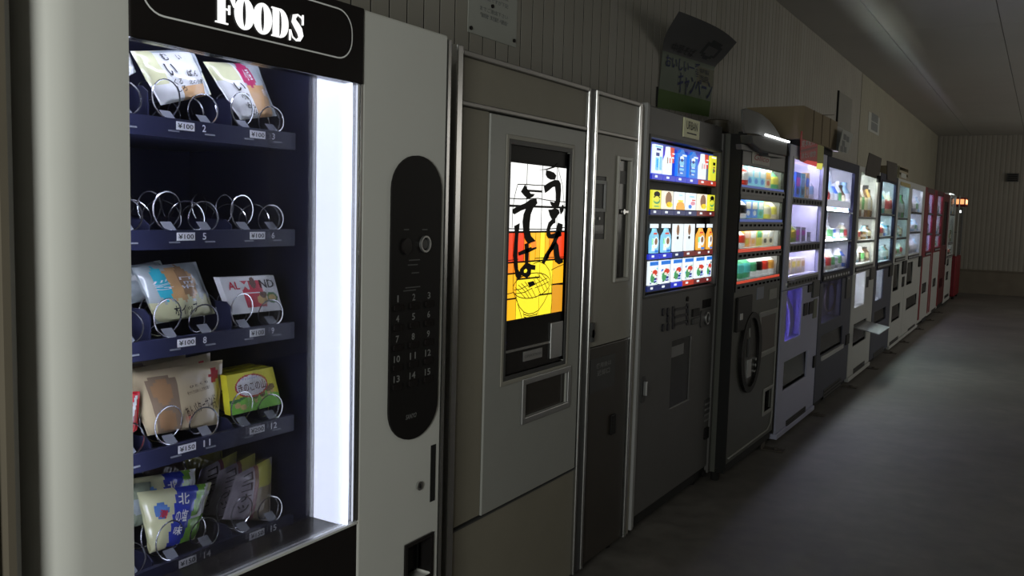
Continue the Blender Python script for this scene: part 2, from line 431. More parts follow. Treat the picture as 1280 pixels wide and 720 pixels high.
# outline and lettering of the header
def ribbon2d(mb, pts, X, th, m=0, closed=False, x0=None):
    n = len(pts); L = []; R_ = []
    for i, p in enumerate(pts):
        a = pts[i-1] if (i or closed) else p; b = pts[(i+1) % n] if (i < n-1 or closed) else p
        d = Vector((b[0]-a[0], b[1]-a[1])); d.normalize(); w_ = (p[2] if len(p) > 2 else th)/2
        L.append((p[0]-d.y*w_, p[1]+d.x*w_)); R_.append((p[0]+d.y*w_, p[1]-d.x*w_))
    vs = [(X, *p) for p in L]+[(X, *p) for p in R_]
    fs = [(i, i+n, (i+1) % n+n, (i+1) % n) for i in range(n if closed else n-1)]
    return mb.add(vs, fs, m)
ob = rrect(on(184, 0, .005)[0]-.012, on(440, 60, .005)[0], on(430, 75, .005)[1]+.002, ZT-.018, .045, 8)
ribbon2d(MB(), ob, .0052, .0032, closed=True).build('header_outline', WHITEP, M1, merge=False)
LY0, LY1 = on(269, 20, .005)[0], on(381, 40, .005)[0]
LZ0, LZ1 = on(372, 52.7, .005)[1], on(376, 18.5, .005)[1]
adv = (LY1-LY0)/5.0
def letter(ch, k):
    mb = MB(); w_ = adv*(.98 if ch != 'F' else 1.0); o = LY0+adv*k+(adv*.0)
    T = lambda u, v: (o+u*w_, LZ0+v*(LZ1-LZ0))
    X0, X1 = .0045, .0075
    P = lambda pts: mb.prism([T(*p) for p in pts], X0, X1)
    if ch == 'F':
        P([(.0, 0), (.62, 0), (.62, .05), (.0, .05)]); P([(.12, .05), (.48, .05), (.48, .94), (.12, .94)])
        P([(0, .94), (.98, .94), (.98, 1), (0, 1)]); P([(.98, .94), (.98, .62), (.93, .62), (.70, .94)]); P([(.48, .46), (.66, .46), (.66, .52), (.48, .52)]); P([(.66, .34), (.73, .34), (.73, .64), (.66, .64)])
    if ch == 'O':
        mb.ring([T(*p) for p in ell(.5, .5, .52, .53, 28)], [T(*p) for p in ell(.5, .5, .12, .44, 28)], X0, X1)
    if ch == 'D':
        P([(0, 0), (.5, 0), (.5, .05), (0, .05)]); P([(0, .95), (.5, .95), (.5, 1), (0, 1)]); P([(.08, .05), (.42, .05), (.42, .95), (.08, .95)])
        out = ell(.48, .5, .50, .5, 16, math.pi/2, -math.pi/2); inn = ell(.48, .5, .14, .44, 16, -math.pi/2, math.pi/2)
        q = [T(*p) for p in out]+[T(*p) for p in inn]
        n = len(out)
        for i in range(n-1):
            mb.prism([q[i], q[i+1], q[2*n-2-i], q[2*n-1-i]], X0, X1)
    if ch == 'S':
        pts = [(.84, .70, .05), (.76, .88, .10), (.52, .955, .09), (.30, .86, .24), (.28, .70, .34), (.45, .56, .38), (.62, .42, .40), (.70, .25, .36), (.62, .10, .20), (.42, .045, .09), (.20, .13, .10), (.10, .34, .05)]
        ribbon2d(mb, [(*T(a, b), c*adv) for a, b, c in pts], X1, 0)
        P([(.82, .64), (.90, .64), (.90, 1.0), (.84, 1.0)]); P([(.04, 0), (.10, 0), (.12, .38), (.04, .38)])
    mb.build('letter', glow('letter_white', (.95,.95,.95), .85), M1, merge=False)
for k, ch in enumerate('FOODS'): letter(ch, k)
# selection panel
py0, py1 = on(486, 370, 0)[0], on(547.5, 370, 0)[0]; pz1, pz0 = on(517, 194, 0)[1], on(512, 549, 0)[1]
rp = (py1-py0)/2
capy = (py0+py1)/2
pan = [(capy+rp*math.cos(a), pz1-.085+.085*math.sin(a)) for a in [math.pi*i/16 for i in range(17)]]+[(capy-rp*math.cos(a), pz0+.085-.085*math.sin(a)) for a in [math.pi*i/16 for i in range(17)]]
PAN = MB().prism(pan, 0.0005, .006).build('selection_panel', BLACK, M1)
DIM = paint('dim_print', (.20, .20, .20), .5); DIM2 = paint('dimmer_print', (.08, .08, .08), .5)
c_ = on(531, 305, .007); cyl_ = MB().ring(ell(c_[0], c_[1], .021, .021, 24), ell(c_[0], c_[1], .0165, .0165, 24), .006, .012); cyl_.build('coin_ring', STEEL, PAN)
MB().prism(ell(c_[0], c_[1], .012, .012, 16), .006, .009).build('coin_slot', GREYD, PAN)
c_ = on(508, 308, .007); MB().prism(ell(c_[0], c_[1], .018, .02, 20), .006, .011).build('return_knob', BLACKG, PAN)
bx = [on(470+x/3.43, 350+y/3.43, .006)[0] for x, y in ((95, 120), (163, 110), (228, 103))]
bz = [on(470+162/3.43, 350+y/3.43, .006)[1] for y in (110, 193, 277, 360, 441)]
nz = [on(470+162/3.43, 350+y/3.43, .006)[1] for y in (73, 156, 241, 324, 407)]
k = 1
for r_ in range(5):
    for c in range(3):
        b = MB().prism(rrect(bx[c]-.017, bx[c]+.017, bz[r_]-.009, bz[r_]+.009, .006), .006, .010).build('select_button', BLACKG, PAN)
        mb = MB(); s_ = str(k); hw = .006*len(s_) if s_ != '1' else .0025
        write(mb, s_, .0066, bx[c]-hw-.002, bx[c]+hw-.002, nz[r_]-.0085, nz[r_]+.0085); mb.build('number', DIM, PAN, merge=False); k += 1
for (a, b, wd) in ((508, 287, .02), (531, 287, .022), (518, 325, .045), (516, 331, .04), (519, 341, .03), (516, 359, .06), (512, 363, .05)):
    p = on(a, b, .006); mb = MB(); ribbon2d(mb, [(p[0]-wd/2, p[1]), (p[0]+wd/2, p[1])], .0064, .0028)
    mb.build('small_print', DIM2, PAN, merge=False)
p = on(513.7, 520, .006); mb = MB(); write(mb, 'SANYO', .0066, p[0]-.022, p[0]+.022, p[1]-.006, p[1]+.006, shear=.3); mb.build('panel_lettering', DIM, PAN, merge=False)
p = rect(0, (538.5, 557), (543, 625)); MB().box(-.0, .0015, *p).build('card_slot', BLACKM, M1)
p = on(523, 607, 0); MB().prism(ell(p[0], p[1], .0115, .0115, 20), 0, .006).build('lock', CHROME, M1)
MB().prism(ell(p[0], p[1], .004, .007, 12), .006, .0065).build('keyhole', BLACKM, M1)
p = rect(0, (507, 683), (539, 718)); MB().recess(-.07, -.001, *p).build('return_cup', BLACK, M1)
MB().plate(p[0]-.004, p[1]+.004, p[2]-.004, p[3]+.004, [(p[0]+.006, p[1]-.006, p[2]+.006, p[3]-.006)], .0005, .004).build('return_cup_frame', BLACKG, M1)
MB().box(-.03, -.026, p[0]+.02, p[1]-.02, p[2]+.02, p[3]-.01).build('return_flap', TRANS, M1)

# ---- shelves with spirals
TZ = [1.535, 1.317, 1.103, .885, .645]
PRICE = [['100', '100', '100'], ['100', '100', '100'], ['100', '100', '100'], ['150', '150', '200'], ['150', '150', '150']]
CCEN = [(.965, .036), (1.052, .031), (1.147, .039), (1.234, .030), (1.338, .038), (1.420, .028)]
TAGW = paint('price_tag_white', (.75, .75, .75), .5, var=.02); INK = paint('black_ink', (.01, .01, .01), .6)
COIL = paint('coil_wire', (.75, .75, .76), .22, metal=1., var=.05)
CLIP = paint('grey_clip', (.16, .17, .19), .3)
for r_, z in enumerate(TZ):
    sh = MB(); sh.box(-.54, -.150, .84, 1.475, z-.024, z-.016); sh.box(-.152, -.140, .84, 1.475, z-.024, z+.014)
    sh = sh.build('shelf', LINER, M1)
    for c in range(3):
        y = .965+.1875*c
        MB().box(-.1398, -.1385, y, y+.043, z-.007, z+.009).build('price_tag', TAGW, sh)
        mb = MB(); write(mb, '¥'+PRICE[r_][c], -.1382, y+.003, y+.040, z-.004, z+.006); mb.build('price_lettering', INK, sh, merge=False)
        mb = MB(); s_ = str(r_*3+c+1); write(mb, s_, -.1384, y+.062, y+.062+(.009*len(s_) if s_ != '1' else .004), z-.006, z+.008); mb.build('slot_number', TAGW, sh, merge=False)
    for c, (cy, cr) in enumerate(CCEN):
        cz = z+.012+cr
        pts = []
        ln = .34; turns = 4.2; n = int(turns*20)
        for i in range(n+1):
            a = (i/n*turns*2*math.pi)*(1 if c % 2 else -1)-math.pi/2*.9
            pts.append((-.148-ln*(i/n)**1.6, cy+cr*math.cos(a), cz+cr*math.sin(a)))
        MB().tube(pts, .0017, 5).build('spiral', COIL, sh, smooth=True)
        if c >= 1:
            mb = MB(); mb.add([(-.150, cy-.012, z+.013), (-.150, cy+.014, z+.013), (-.166, cy+.012, z+.030), (-.166, cy-.014, z+.030)], [(0, 1, 2, 3)])
            mb.add([(-.1385, cy-.013, z-.012), (-.1385, cy+.013, z-.012), (-.150, cy+.014, z+.013), (-.150, cy-.012, z+.013)], [(0, 1, 2, 3)])
            mb.build('spiral_clip', CLIP, sh)
    for yb in (1.098, 1.300) if r_ in (0, 2) else (1.098, 1.300):
        top = .072 if r_ in (0, 2) else .035
        mb = MB(); a = [(-.152, z-.016), (-.152, z+top-.012), (-.170, z+top), (-.5, z+top), (-.5, z-.016)]
        mb.add([(x, yb, zz) for x, zz in a]+[(x, yb+.003, zz) for x, zz in a], [(0, 1, 2, 3, 4), (9, 8, 7, 6, 5)]+[(i, i+5, (i+1) % 5+5, (i+1) % 5) for i in range(5)])
        mb.build('divider', LINER, sh)

# ---- packets on the shelves
def packet(name, label, cat, quad, X, thick, mats, fn, texts=(), lean=.25, box=False, group=None, crumple=.0, nu=30, nv=22, px=True):
    """a pillow bag or flat carton whose front face has the given four corners (pixels on plane X, or y,z)"""
    q = [Vector(on(*p, X)) if px else Vector(p) for p in quad]
    zb = (q[2].y+q[3].y)/2
    rnd = random.Random(len(label)*7+int(quad[0][0]))
    ph = [rnd.uniform(0, 6) for _ in range(6)]
    def P(u, v): return q[0]*(1-u)*(1-v)+q[1]*u*(1-v)+q[2]*u*v+q[3]*(1-u)*v
    def bul(u, v):
        if box: return 1
        uu = min(1, max(0, (u-.05)/.9)); b = max(0, 4*uu*(1-uu))**.45*max(0, 4*v*(1-v))**.4
        return b
    def wr(u, v, _k=.35):
        return .35*crumple*(math.sin(11*u+7*v+ph[0])+math.sin(19*v-9*u+ph[1])+.6*math.sin(37*u+13*v+ph[2])+.5*math.sin(29*v+31*u+ph[3]))*(.0 if box else 1)
    def SF(u, v, off=0):
        p = P(u, v); x = X-lean*(p.y-zb)+thick/2*bul(u, v)+wr(u, v)+off
        return (x, p.x, p.y)
    def SB(u, v):
        p = P(u, v); return (X-lean*(p.y-zb)-thick/2*bul(u, v), p.x, p.y)
    mb = MB(); vs = [SF(i/nu, j/nv) for j in range(nv+1) for i in range(nu+1)]
    for j in range(nv):
        for i in range(nu):
            a = j*(nu+1)+i
            mb.add([vs[a], vs[a+nu+1], vs[a+nu+2], vs[a+1]], [(0, 1, 2, 3)], fn((i+.5)/nu, (j+.5)/nv))
    nb = 6
    vb = [SB(i/nb, j/nb) for j in range(nb+1) for i in range(nb+1)]
    for j in range(nb):
        for i in range(nb):
            a = j*(nb+1)+i; mb.add([vb[a], vb[a+1], vb[a+nb+2], vb[a+nb+1]], [(0, 1, 2, 3)], 0)
    if box:
        e = [(SF(0, 0), SF(1, 0), SF(1, 1), SF(0, 1)), (SB(0, 0), SB(1, 0), SB(1, 1), SB(0, 1))]
        for i in range(4):
            j = (i+1) % 4; mb.add([e[0][j], e[0][i], e[1][i], e[1][j]], [(3, 2, 1, 0)], 0)
    o = mb.build(name, mats, None, smooth=not box); tag(o, label, cat, group)
    for (body, u0, u1, v0, v1, m, rot) in texts:
        vs2, fs2 = text_mesh(body); c, s_ = math.cos(rot), math.sin(rot)
        out = []
        for a, b in vs2:
            a = (a-.5)*(u1-u0); b = (b-.5)*(v1-v0)
            u = (u0+u1)/2+a*c-b*s_; v = (v0+v1)/2-(a*s_+b*c)
            out.append(SF(min(1, max(0, u)), min(1, max(0, v)), .0009 if box else .003))
        MB().add(out, fs2).build('lettering', m, o, merge=False)
    return o
def film(name, col, coat=.8): return paint(name, col, .25, var=.06, coat=coat, bump=.08, bscale=30)
F_YEL = film('pale_yellow_film', (.62, .62, .36)); F_WHT = film('white_film', (.75, .76, .72)); F_CLR = film('misty_film', (.42, .47, .47)); F_ORG = film('bread_film', (.60, .36, .16))
F_RED = film('magenta_print', (.48, .03, .12)); F_CYAN = film('cyan_print', (.05, .50, .62)); F_BEI = film('beige_film', (.56, .46, .28)); F_WIN = film('clear_window_film', (.25, .18, .12)); F_BRD = film('brown_bread', (.34, .20, .10))
F_BLU = film('blue_film', (.03, .05, .38)); F_GRN = film('green_film', (.18, .40, .05)); F_SIL = film('mauve_film', (.36, .32, .36)); F_MAR = film('maroon_film', (.22, .05, .08)); F_LEM = film('lemon_film', (.55, .52, .12))
P_WHT = paint('carton_white', (.78, .78, .78), .4, var=.02); P_RED = paint('carton_red', (.55, .02, .05), .35); P_YEL = paint('carton_yellow', (.72, .66, .04), .35); P_GRN = paint('carton_green', (.20, .55, .05), .35)
P_BRN = paint('chocolate_brown', (.10, .03, .015), .3); P_TAN = paint('biscuit_tan', (.62, .42, .16), .4); P_DGR = paint('dark_green_print', (.03, .16, .03), .4); INKW = WHITEP; INKR = paint('red_ink', (.5, .02, .03), .5)
el = lambda u, v, a, b, c, d: ((u-a)/c)**2+((v-b)/d)**2 < 1

XF = -.19
packet('bread_packet', 'pale yellow and white bread packet with black lettering on the top shelf', 'bread packet', [(171, 63), (252, 61), (266, 118), (199, 132)], XF, .035, [F_YEL, F_WHT, F_CLR, F_ORG],
       lambda u, v: 0 if u < .26 and v < .62 else (2 if u > .90 or v < .04 else (3 if v > .74 and .42 < u < .86 else (0 if .05 < v < .3 and .45 < u < .8 and False else 1))),
       [('い', .30, .46, .26, .50, INK, 0), ('む', .34, .44, .06, .20, INK, .1), ('くる', .33, .48, .56, .68, INK, 0), ('しろ', .34, .50, .70, .82, INK, 0), ('ぱん', .62, .82, .42, .56, INK, -.2), ('北の小麦', .58, .86, .62, .72, INK, -.1), ('い', .58, .66, .10, .2, INK, 0)], crumple=.0022)
packet('bread_packet', 'clear bread packet with magenta oval and orange bread on the top shelf', 'bread packet', [(264, 76), (333, 79), (347, 145), (299, 150)], XF, .034, [F_CLR, F_YEL, F_WHT, F_RED, F_ORG],
       lambda u, v: 1 if u < .42 and v < .34 else (2 if u < .46 else (3 if el(u, v, .60, .22, .14, .22) else (4 if v > .40 and u < .86 else 0))),
       [('い', .22, .40, .36, .50, INK, 0), ('小倉', .24, .42, .54, .66, INK, 0), ('あん', .26, .44, .70, .82, INK, 0), ('ぱん', .30, .46, .84, .94, INK, 0), ('小豆', .53, .67, .12, .32, INKW, .1), ('100', .74, .86, .5, .6, INKW, 1.2)], crumple=.0022)
packet('bread_packet', 'white bread packet mostly hidden behind the white pillar on the top shelf', 'bread packet', [(120, 64), (166, 60), (172, 90), (130, 112)], XF-.02, .03, [F_WHT, F_CLR], lambda u, v: 1 if u > .9 else 0, crumple=.002)
o = packet('bread_packet', 'clear packet with cyan oval label and cream bread on the middle shelf', 'bread packet', [(176, 336), (256, 328), (269, 392), (195, 405)], XF, .04, [F_CLR, F_CYAN, F_ORG, F_YEL, F_BRD],
           lambda u, v: 1 if el(u, v, .26, .32, .11, .30) else (3 if v > .62+.06*math.sin(40*u)*(u > .2) else (4 if el(u, v, .62, .32, .10, .30) else (2 if el(u, v, .52, .36, .27, .32) else 0))),
           [('ミルク', .17, .35, .2, .46, INKW, -1.4), ('ホイップ', .28, .68, .70, .90, INK, .04), ('チョコ', .52, .73, .22, .44, INKW, 1.5)], crumple=.0026)
o = packet('bread_packet', 'crumpled clear packet behind the cyan labelled one on the middle shelf', 'bread packet', [(140, 338), (208, 326), (226, 372), (160, 380)], XF-.09, .04, [F_CLR, F_WHT, F_CYAN], lambda u, v: 1 if abs(u-v) < .1 else (2 if el(u, v, .4, .6, .1, .2) else 0), crumple=.004)
packet('chocolate_box', 'white and red almond chocolate box on the middle shelf', 'candy box', [(274, 347), (342, 344), (350, 387), (287, 393)], XF+.01, .018, [P_WHT, P_RED, P_BRN, P_TAN, P_DGR],
       lambda u, v: 2 if el(u, v, .56, .18, .055, .16) or el(u, v, .70, .52, .07, .09) else (3 if el(u, v, .66, .66, .10, .13) or el(u, v, .86, .62, .07, .09) else (4 if el(u, v, .86, .62, .10, .16) else (1 if .34 < u < .72 and .12 < v < .86 and not (.44 < v < .47) else 0))),
       [('AL', .10, .30, .13, .34, P_RED, 0), ('M', .32, .47, .13, .36, P_WHT, 0), ('ND', .68, .95, .11, .34, INK, 0)], box=True, lean=.12, nu=60, nv=34)
bb = lambda u, v: (1 if (.14 < u < .43 and .08+.0*u < v < .97) else 0)
def beige(u, v):
    if .13 < u < .42 and .10 < v < .98 and not ((u < .17 or u > .38) and v < .14):
        return 3 if el(u, v, .27, .33, .10, .20) or el(u, v, .26, .80, .11, .17) else 1
    if el(u, v, .87, .21, .055, .13): return 0 if abs(u-.87) < .012 else 2
    return 0
bt = [('あんバターサンド', .47, .90, .55, .72, paint('brown_ink', (.06, .03, .01), .6), .33), ('手づくりのおいしさをお届け', .52, .80, .36, .42, paint('brown_ink', (.06, .03, .01), .6), .2), ('ひとくち', .55, .78, .28, .32, paint('brown_ink', (.06, .03, .01), .6), .2), ('小倉', .47, .54, .74, .86, INKR, .2), ('風', .84, .93, .62, .76, paint('brown_ink', (.06, .03, .01), .6), .3)]
packet('bread_packet', 'large beige paper packet with a clear window, front of its spiral', 'bread packet', [(171, 471), (293, 452), (272, 530), (185, 545)], XF+.01, .035, [F_BEI, F_WIN, INKR, F_BRD], beige, bt, crumple=.0016, lean=.3)
packet('bread_packet', 'beige paper packet standing right behind the front beige one', 'bread packet', [(158, 468), (277, 443), (262, 520), (170, 530)], XF-.07, .03, [F_BEI, F_WIN, INKR, F_BRD], beige, [], crumple=.0018, lean=.3)
packet('bread_packet', 'shadowed beige packet furthest back on the fourth shelf', 'bread packet', [(150, 452), (244, 445), (240, 510), (160, 520)], XF-.15, .03, [F_BEI, F_WIN, INKR, F_BRD], beige, [], crumple=.0018, lean=.3)
packet('snack_packet', 'red packet half hidden by the white pillar on the fourth shelf', 'snack packet', [(120, 494), (184, 491), (173, 538), (120, 575)], XF+.03, .03, [film('red_film', (.6, .02, .03)), F_WHT, F_MAR], lambda u, v: 1 if abs((u-.78)-.3*(.5-v)) < .045 and .1 < v < .9 else (2 if u < .84 and .3 < v < .7 and u > .70 else 0), crumple=.001)
def mush(u, v):
    if el(u, v, .48, .36, .34, .30): return 2 if not el(u, v, .48, .36, .31, .26) else 1
    for cx, cy in ((.52, .64), (.66, .62), (.80, .52), (.88, .48)):
        if el(u, v, cx, cy, .06, .08): return 3
        if el(u, v, cx-.005, cy+.1, .035, .07): return 4
    for cx, cy in ((.15, .80), (.26, .86)):
        if el(u, v, cx, cy, .06, .07): return 4
    return 5 if v > .62+.10*math.sin(6*u+1) else (6 if .5 < v and u < .9 and v > .56+.08*math.sin(6*u+1) else 0)
mtx = [('きのこの山', .20, .76, .26, .50, P_BRN, .02), ('チョコスナック', .30, .62, .14, .20, paint('blue_ink', (.03, .08, .5), .5), 0)]
packet('biscuit_box', 'yellow and green chocolate biscuit box with a white oval, frontmost', 'candy box', [(284, 470), (342, 459), (348, 504), (285, 519)], XF+.01, .02, [P_YEL, P_WHT, INKR, P_BRN, P_TAN, P_GRN, P_DGR], mush, mtx, box=True, lean=.15, nu=64, nv=44)
packet('biscuit_box', 'yellow biscuit box showing only its top behind the frontmost one', 'candy box', [(278, 468), (333, 457), (339, 500), (280, 514)], XF-.06, .02, [P_YEL, P_WHT, INKR, P_BRN, P_TAN, P_GRN, P_DGR], mush, [], box=True, lean=.15)
packet('biscuit_box', 'third yellow biscuit box, furthest back behind the other two', 'candy box', [(270, 465), (322, 455), (328, 498), (272, 511)], XF-.12, .02, [P_YEL, P_WHT, INKR, P_BRN, P_TAN, P_GRN, P_DGR], mush, [], box=True, lean=.15)
def bluebag(u, v):
    s_ = u+.22*(v-.5)
    if s_ < .36: return 3 if el(u, v, .22, .32, .10, .13) else 0
    if s_ < .66: return 1
    if s_ < .78 and v < .5: return 2
    return 4 if v < .55 else 2
packet('snack_packet', 'pale yellow and blue snack packet with white lettering, front of the bottom shelf', 'snack packet', [(186, 620), (276, 606), (243, 674), (187, 692)], XF+.01, .045, [F_YEL, F_BLU, F_GRN, film('sky_film', (.1, .22, .5)), F_WHT], bluebag,
       [('北', .46, .62, .08, .26, INKW, -.1), ('の塩', .40, .58, .34, .54, INKW, -.1), ('味', .36, .50, .60, .76, INKW, -.1), ('潮', .18, .28, .3, .44, INKR, -.3)], crumple=.003, lean=.3)
packet('snack_packet', 'pale yellow and blue snack packet standing behind the front one', 'snack packet', [(170, 603), (254, 588), (243, 640), (178, 660)], XF-.06, .045, [F_YEL, F_BLU, F_GRN, film('sky_film', (.1, .22, .5)), F_WHT], bluebag, [('北', .46, .62, .14, .36, INKW, -.1)], crumple=.003, lean=.3)
packet('snack_packet', 'dull grey green snack packet at the near back of the bottom shelf', 'snack packet', [(140, 612), (196, 604), (196, 650), (150, 665)], XF-.05, .04, [film('sage_film', (.28, .32, .22)), F_CLR], lambda u, v: 1 if el(u, v, .5, .5, .2, .2) else 0, crumple=.003)
packet('snack_packet', 'dark brown snack packet in the shade behind the blue ones', 'snack packet', [(180, 580), (236, 570), (236, 610), (190, 622)], XF-.16, .04, [film('dark_brown_film', (.07, .05, .04)), F_CLR], lambda u, v: 1 if el(u, v, .5, .5, .12, .1) else 0, crumple=.003)
packet('snack_packet', 'olive snack packet at the back of the bottom shelf', 'snack packet', [(236, 566), (284, 560), (280, 600), (240, 612)], XF-.16, .035, [film('olive_film', (.22, .20, .04)), F_MAR], lambda u, v: 1 if v > .8 else 0, crumple=.003)
def mauve(u, v):
    if u < .46: return 0
    if u < .58: return 1
    return 2 if v < .42 else 3
for k, (dx, dz, X, lb) in enumerate(((0, 0, XF, 'mauve striped snack packet with black lettering and yellow end, frontmost of three'), (-21, -5, XF-.05, 'middle one of the three mauve striped snack packets'), (-44, -7, XF-.10, 'rearmost of the three mauve striped snack packets'))):
    packet('snack_packet', lb, 'snack packet', [(306+dx, 597+dz), (353+dx, 574+dz), (335+dx, 650+dz), (280+dx, 650+dz)], X, .03, [F_SIL, F_MAR, F_LEM, film('tan_film', (.30, .24, .16))], mauve,
           [('コ', .16, .40, .06, .22, INK, .1), ('コ', .16, .40, .26, .42, INK, .1), ('ナ', .16, .40, .46, .62, INK, .1), ('ツ', .16, .40, .68, .84, INK, .1)], crumple=.0015, lean=.3, group=None)
# ================================================================ noodle machine
XM = -.08
M2 = thing('noodle_vending_machine', 'beige hot noodle machine with a lit stained glass style bowl panel', 'vending machine', (-.3, 2.65, 0))
RAIL = paint('dull_aluminium', (.30, .29, .28), .42, metal=.8, var=.15)
mL = on(566.5, 130, XM)[0]; mR = 3.345
zt, zr, zl = 1.826, 1.678, .456
dY0, dY1 = on(614, 140, XM)[0], on(731, 160, XM)[0]
pY0, pY1 = on(732, 160, XM)[0], on(744, 160, XM)[0]
MB().shell(-.575, XM-.035, mL, mR, .06, zt-.004, .02).build('cabinet', BEIGE, M2)
qY0, qY1 = on(791, 200, XM)[0], on(799, 200, XM)[0]
cY0, cY1 = mL+.035, pY0
# outer posts and rails
for a, b in ((mL, mL+.030), (pY0, pY0+.012), (pY1-.016, pY1), (qY1-.034, qY1-.010)):
    MB().box(XM-.03, XM+.012, a, b, .05, zt+(.01 if a == mL else 0)).build('post', CHROME, M2, bevel=.004)
MB().box(XM-.03, XM+.004, pY0+.012, pY1-.016, .05, zt).build('post_filler', GREYD, M2)
MB().box(XM-.03, XM+.002, qY1-.010, mR, .05, zt-.01).build('side_filler', BEIGE, M2)
MB().box(XM-.03, XM+.012, mL+.03, pY0, zt-.016, zt).build('top_rail', RAIL, M2, bevel=.003)
MB().box(XM-.03, XM+.012, pY1, qY1-.034, zt-.016, zt).build('top_rail', RAIL, M2, bevel=.003)
MB().box(XM-.03, XM+.010, mL+.03, pY0, zr-.004, zr+.010).build('middle_rail', RAIL, M2, bevel=.003)
MB().box(XM-.03, XM+.010, pY1, qY1-.034, zr-.004, zr+.010).build('middle_rail', RAIL, M2, bevel=.003)
MB().box(XM-.03, XM, mL+.03, pY0, zr+.011, zt-.017).build('top_panel', BEIGE_D, M2)
MB().box(XM-.03, XM, pY1, qY1-.034, zr+.011, zt-.017).build('top_panel', BEIGE, M2)
MB().box(XM-.03, XM-.001, mL+.03, dY0-.010, zl+.006, zr-.006).build('side_panel', BEIGE_D, M2)
MB().box(XM-.03, XM-.001, mL+.03, pY0, .05, zl-.006).build('lower_panel', BEIGE_D, M2)
MB().box(XM-.03, XM+.003, mL+.03, pY0, zl-.006, zl-.001).build('joint_strip', GREYD, M2)
# door with sign window and serving hatch
win = rect(XM, (637.5, 181.5), (706, 448)); win = (win[0], on(711.5, 200, XM)[0], on(665, 461, XM)[1], on(665, 184, XM)[1])
hat = (on(654, 480, XM)[0], on(707, 470, XM)[0], on(682, 511, XM)[1], on(682, 472, XM)[1])
door = MB().plate(dY0-.006, dY1+.004, zl+.002, zr-.008, [win, hat], XM-.03, XM+.004).build('door', DOORGREY, M2, bevel=.003)
MB().plate(win[0]-.028, win[1]+.028, win[2]-.028, win[3]+.028, [(win[0]-.014, win[1]+.014, win[2]-.014, win[3]+.014)], XM+.003, XM+.007).build('sign_frame', BEIGE, door, bevel=.002)
MB().plate(win[0]-.014, win[1]+.014, win[2]-.014, win[3]+.014, [win], XM-.01, XM+.005).build('sign_frame_inner', GREYD, door)
MB().box(XM-.045, XM-.030, win[0]-.01, win[1]+.01, win[2]-.01, win[3]+.01).build('sign_backing', BLACK, M2)
MB().plate(hat[0]-.02, hat[1]+.02, hat[2]-.02, hat[3]+.02, [hat], XM+.003, XM+.012).build('hatch_frame', STEEL, door, bevel=.002)
mb = MB(); mb.recess(XM-.16, XM-.005, *hat); mb.build('hatch_niche', BROWN, M2)
MB().box(XM-.008, XM-.004, hat[0], hat[1], hat[2], hat[3]).build('hatch_flap', paint('brown_glass', (.03, .025, .02), .15), door)
# backlit sign: coloured panes, leading, brush lettering, bowl
XS = XM-.008
s0 = on(637.7, 201, XS); s1 = on(706.5, 208.5, XS); s2 = on(630.5, 402.5, XS)
sy0, sy1, sz1, sz0 = s0[0], win[1]-.003, s0[1], on(668, 396, XS)[1]
U = lambda u: sy0+u*(sy1-sy0)
W = lambda v: sz1-v*(sz1-sz0)
W_ = glow('lit_white', (.98, .98, .96), 1.02); O1 = glow('lit_orange', (1.0, .26, .015), 1.0); R1 = glow('lit_red', (.85, .055, .012), 1.0)
Y1_ = glow('lit_yellow', (1.0, .80, .03), 1.05); G1 = glow('lit_gold', (1.0, .50, .015), 1.0); A1 = glow('lit_amber', (.80, .34, .02), .9)
panes = []
for a, b, c, d in ((0, .29, 0, .275), (.29, .56, 0, .175), (.56, .83, 0, .275), (.83, 1, 0, .275), (.29, .56, .175, .275), (0, .29, .275, .44), (.29, .56, .275, .44), (.56, .85, .275, .44), (.85, 1, .275, .44)): panes.append((a, b, c, d, W_))
for a, b, m in ((0, .09, R1), (.09, .27, R1), (.27, .37, O1), (.37, .47, G1), (.47, .55, G1), (.55, .64, Y1_), (.64, .72, G1), (.72, .86, O1), (.86, 1, R1)): panes.append((a, b, .44, .63, m))
for a, b, c, d, m in ((0, .16, .63, .70, O1), (.16, .38, .63, .74, G1), (.38, .56, .63, .74, Y1_), (.56, .80, .63, .86, Y1_), (.80, 1, .63, .80, G1), (0, .16, .70, .86, G1), (.16, .56, .74, 1, Y1_), (.56, .80, .86, 1, Y1_), (.80, 1, .80, 1, A1), (0, .16, .86, 1, G1)): panes.append((a, b, c, d, m))
sign = MB().box(XS-.003, XS-.002, sy0-.002, sy1+.002, sz0-.002, sz1+.002).build('sign_panel', BLACK, M2)
for a, b, c, d, m in panes:
    g = .0036 if m is W_ else .0028
    MB().box(XS-.0018, XS, U(a)+g*(a > 0), U(b)-g*(b < 1), W(d)+g, W(c)-g).build('pane', m, sign)
A = lambda pts: crop(pts, 620, 170, 4.8, XS)
Bc = lambda pts: crop(pts, 610, 300, 4.0, XS)
INKB = paint('brush_black', (.006, .005, .005), .6)
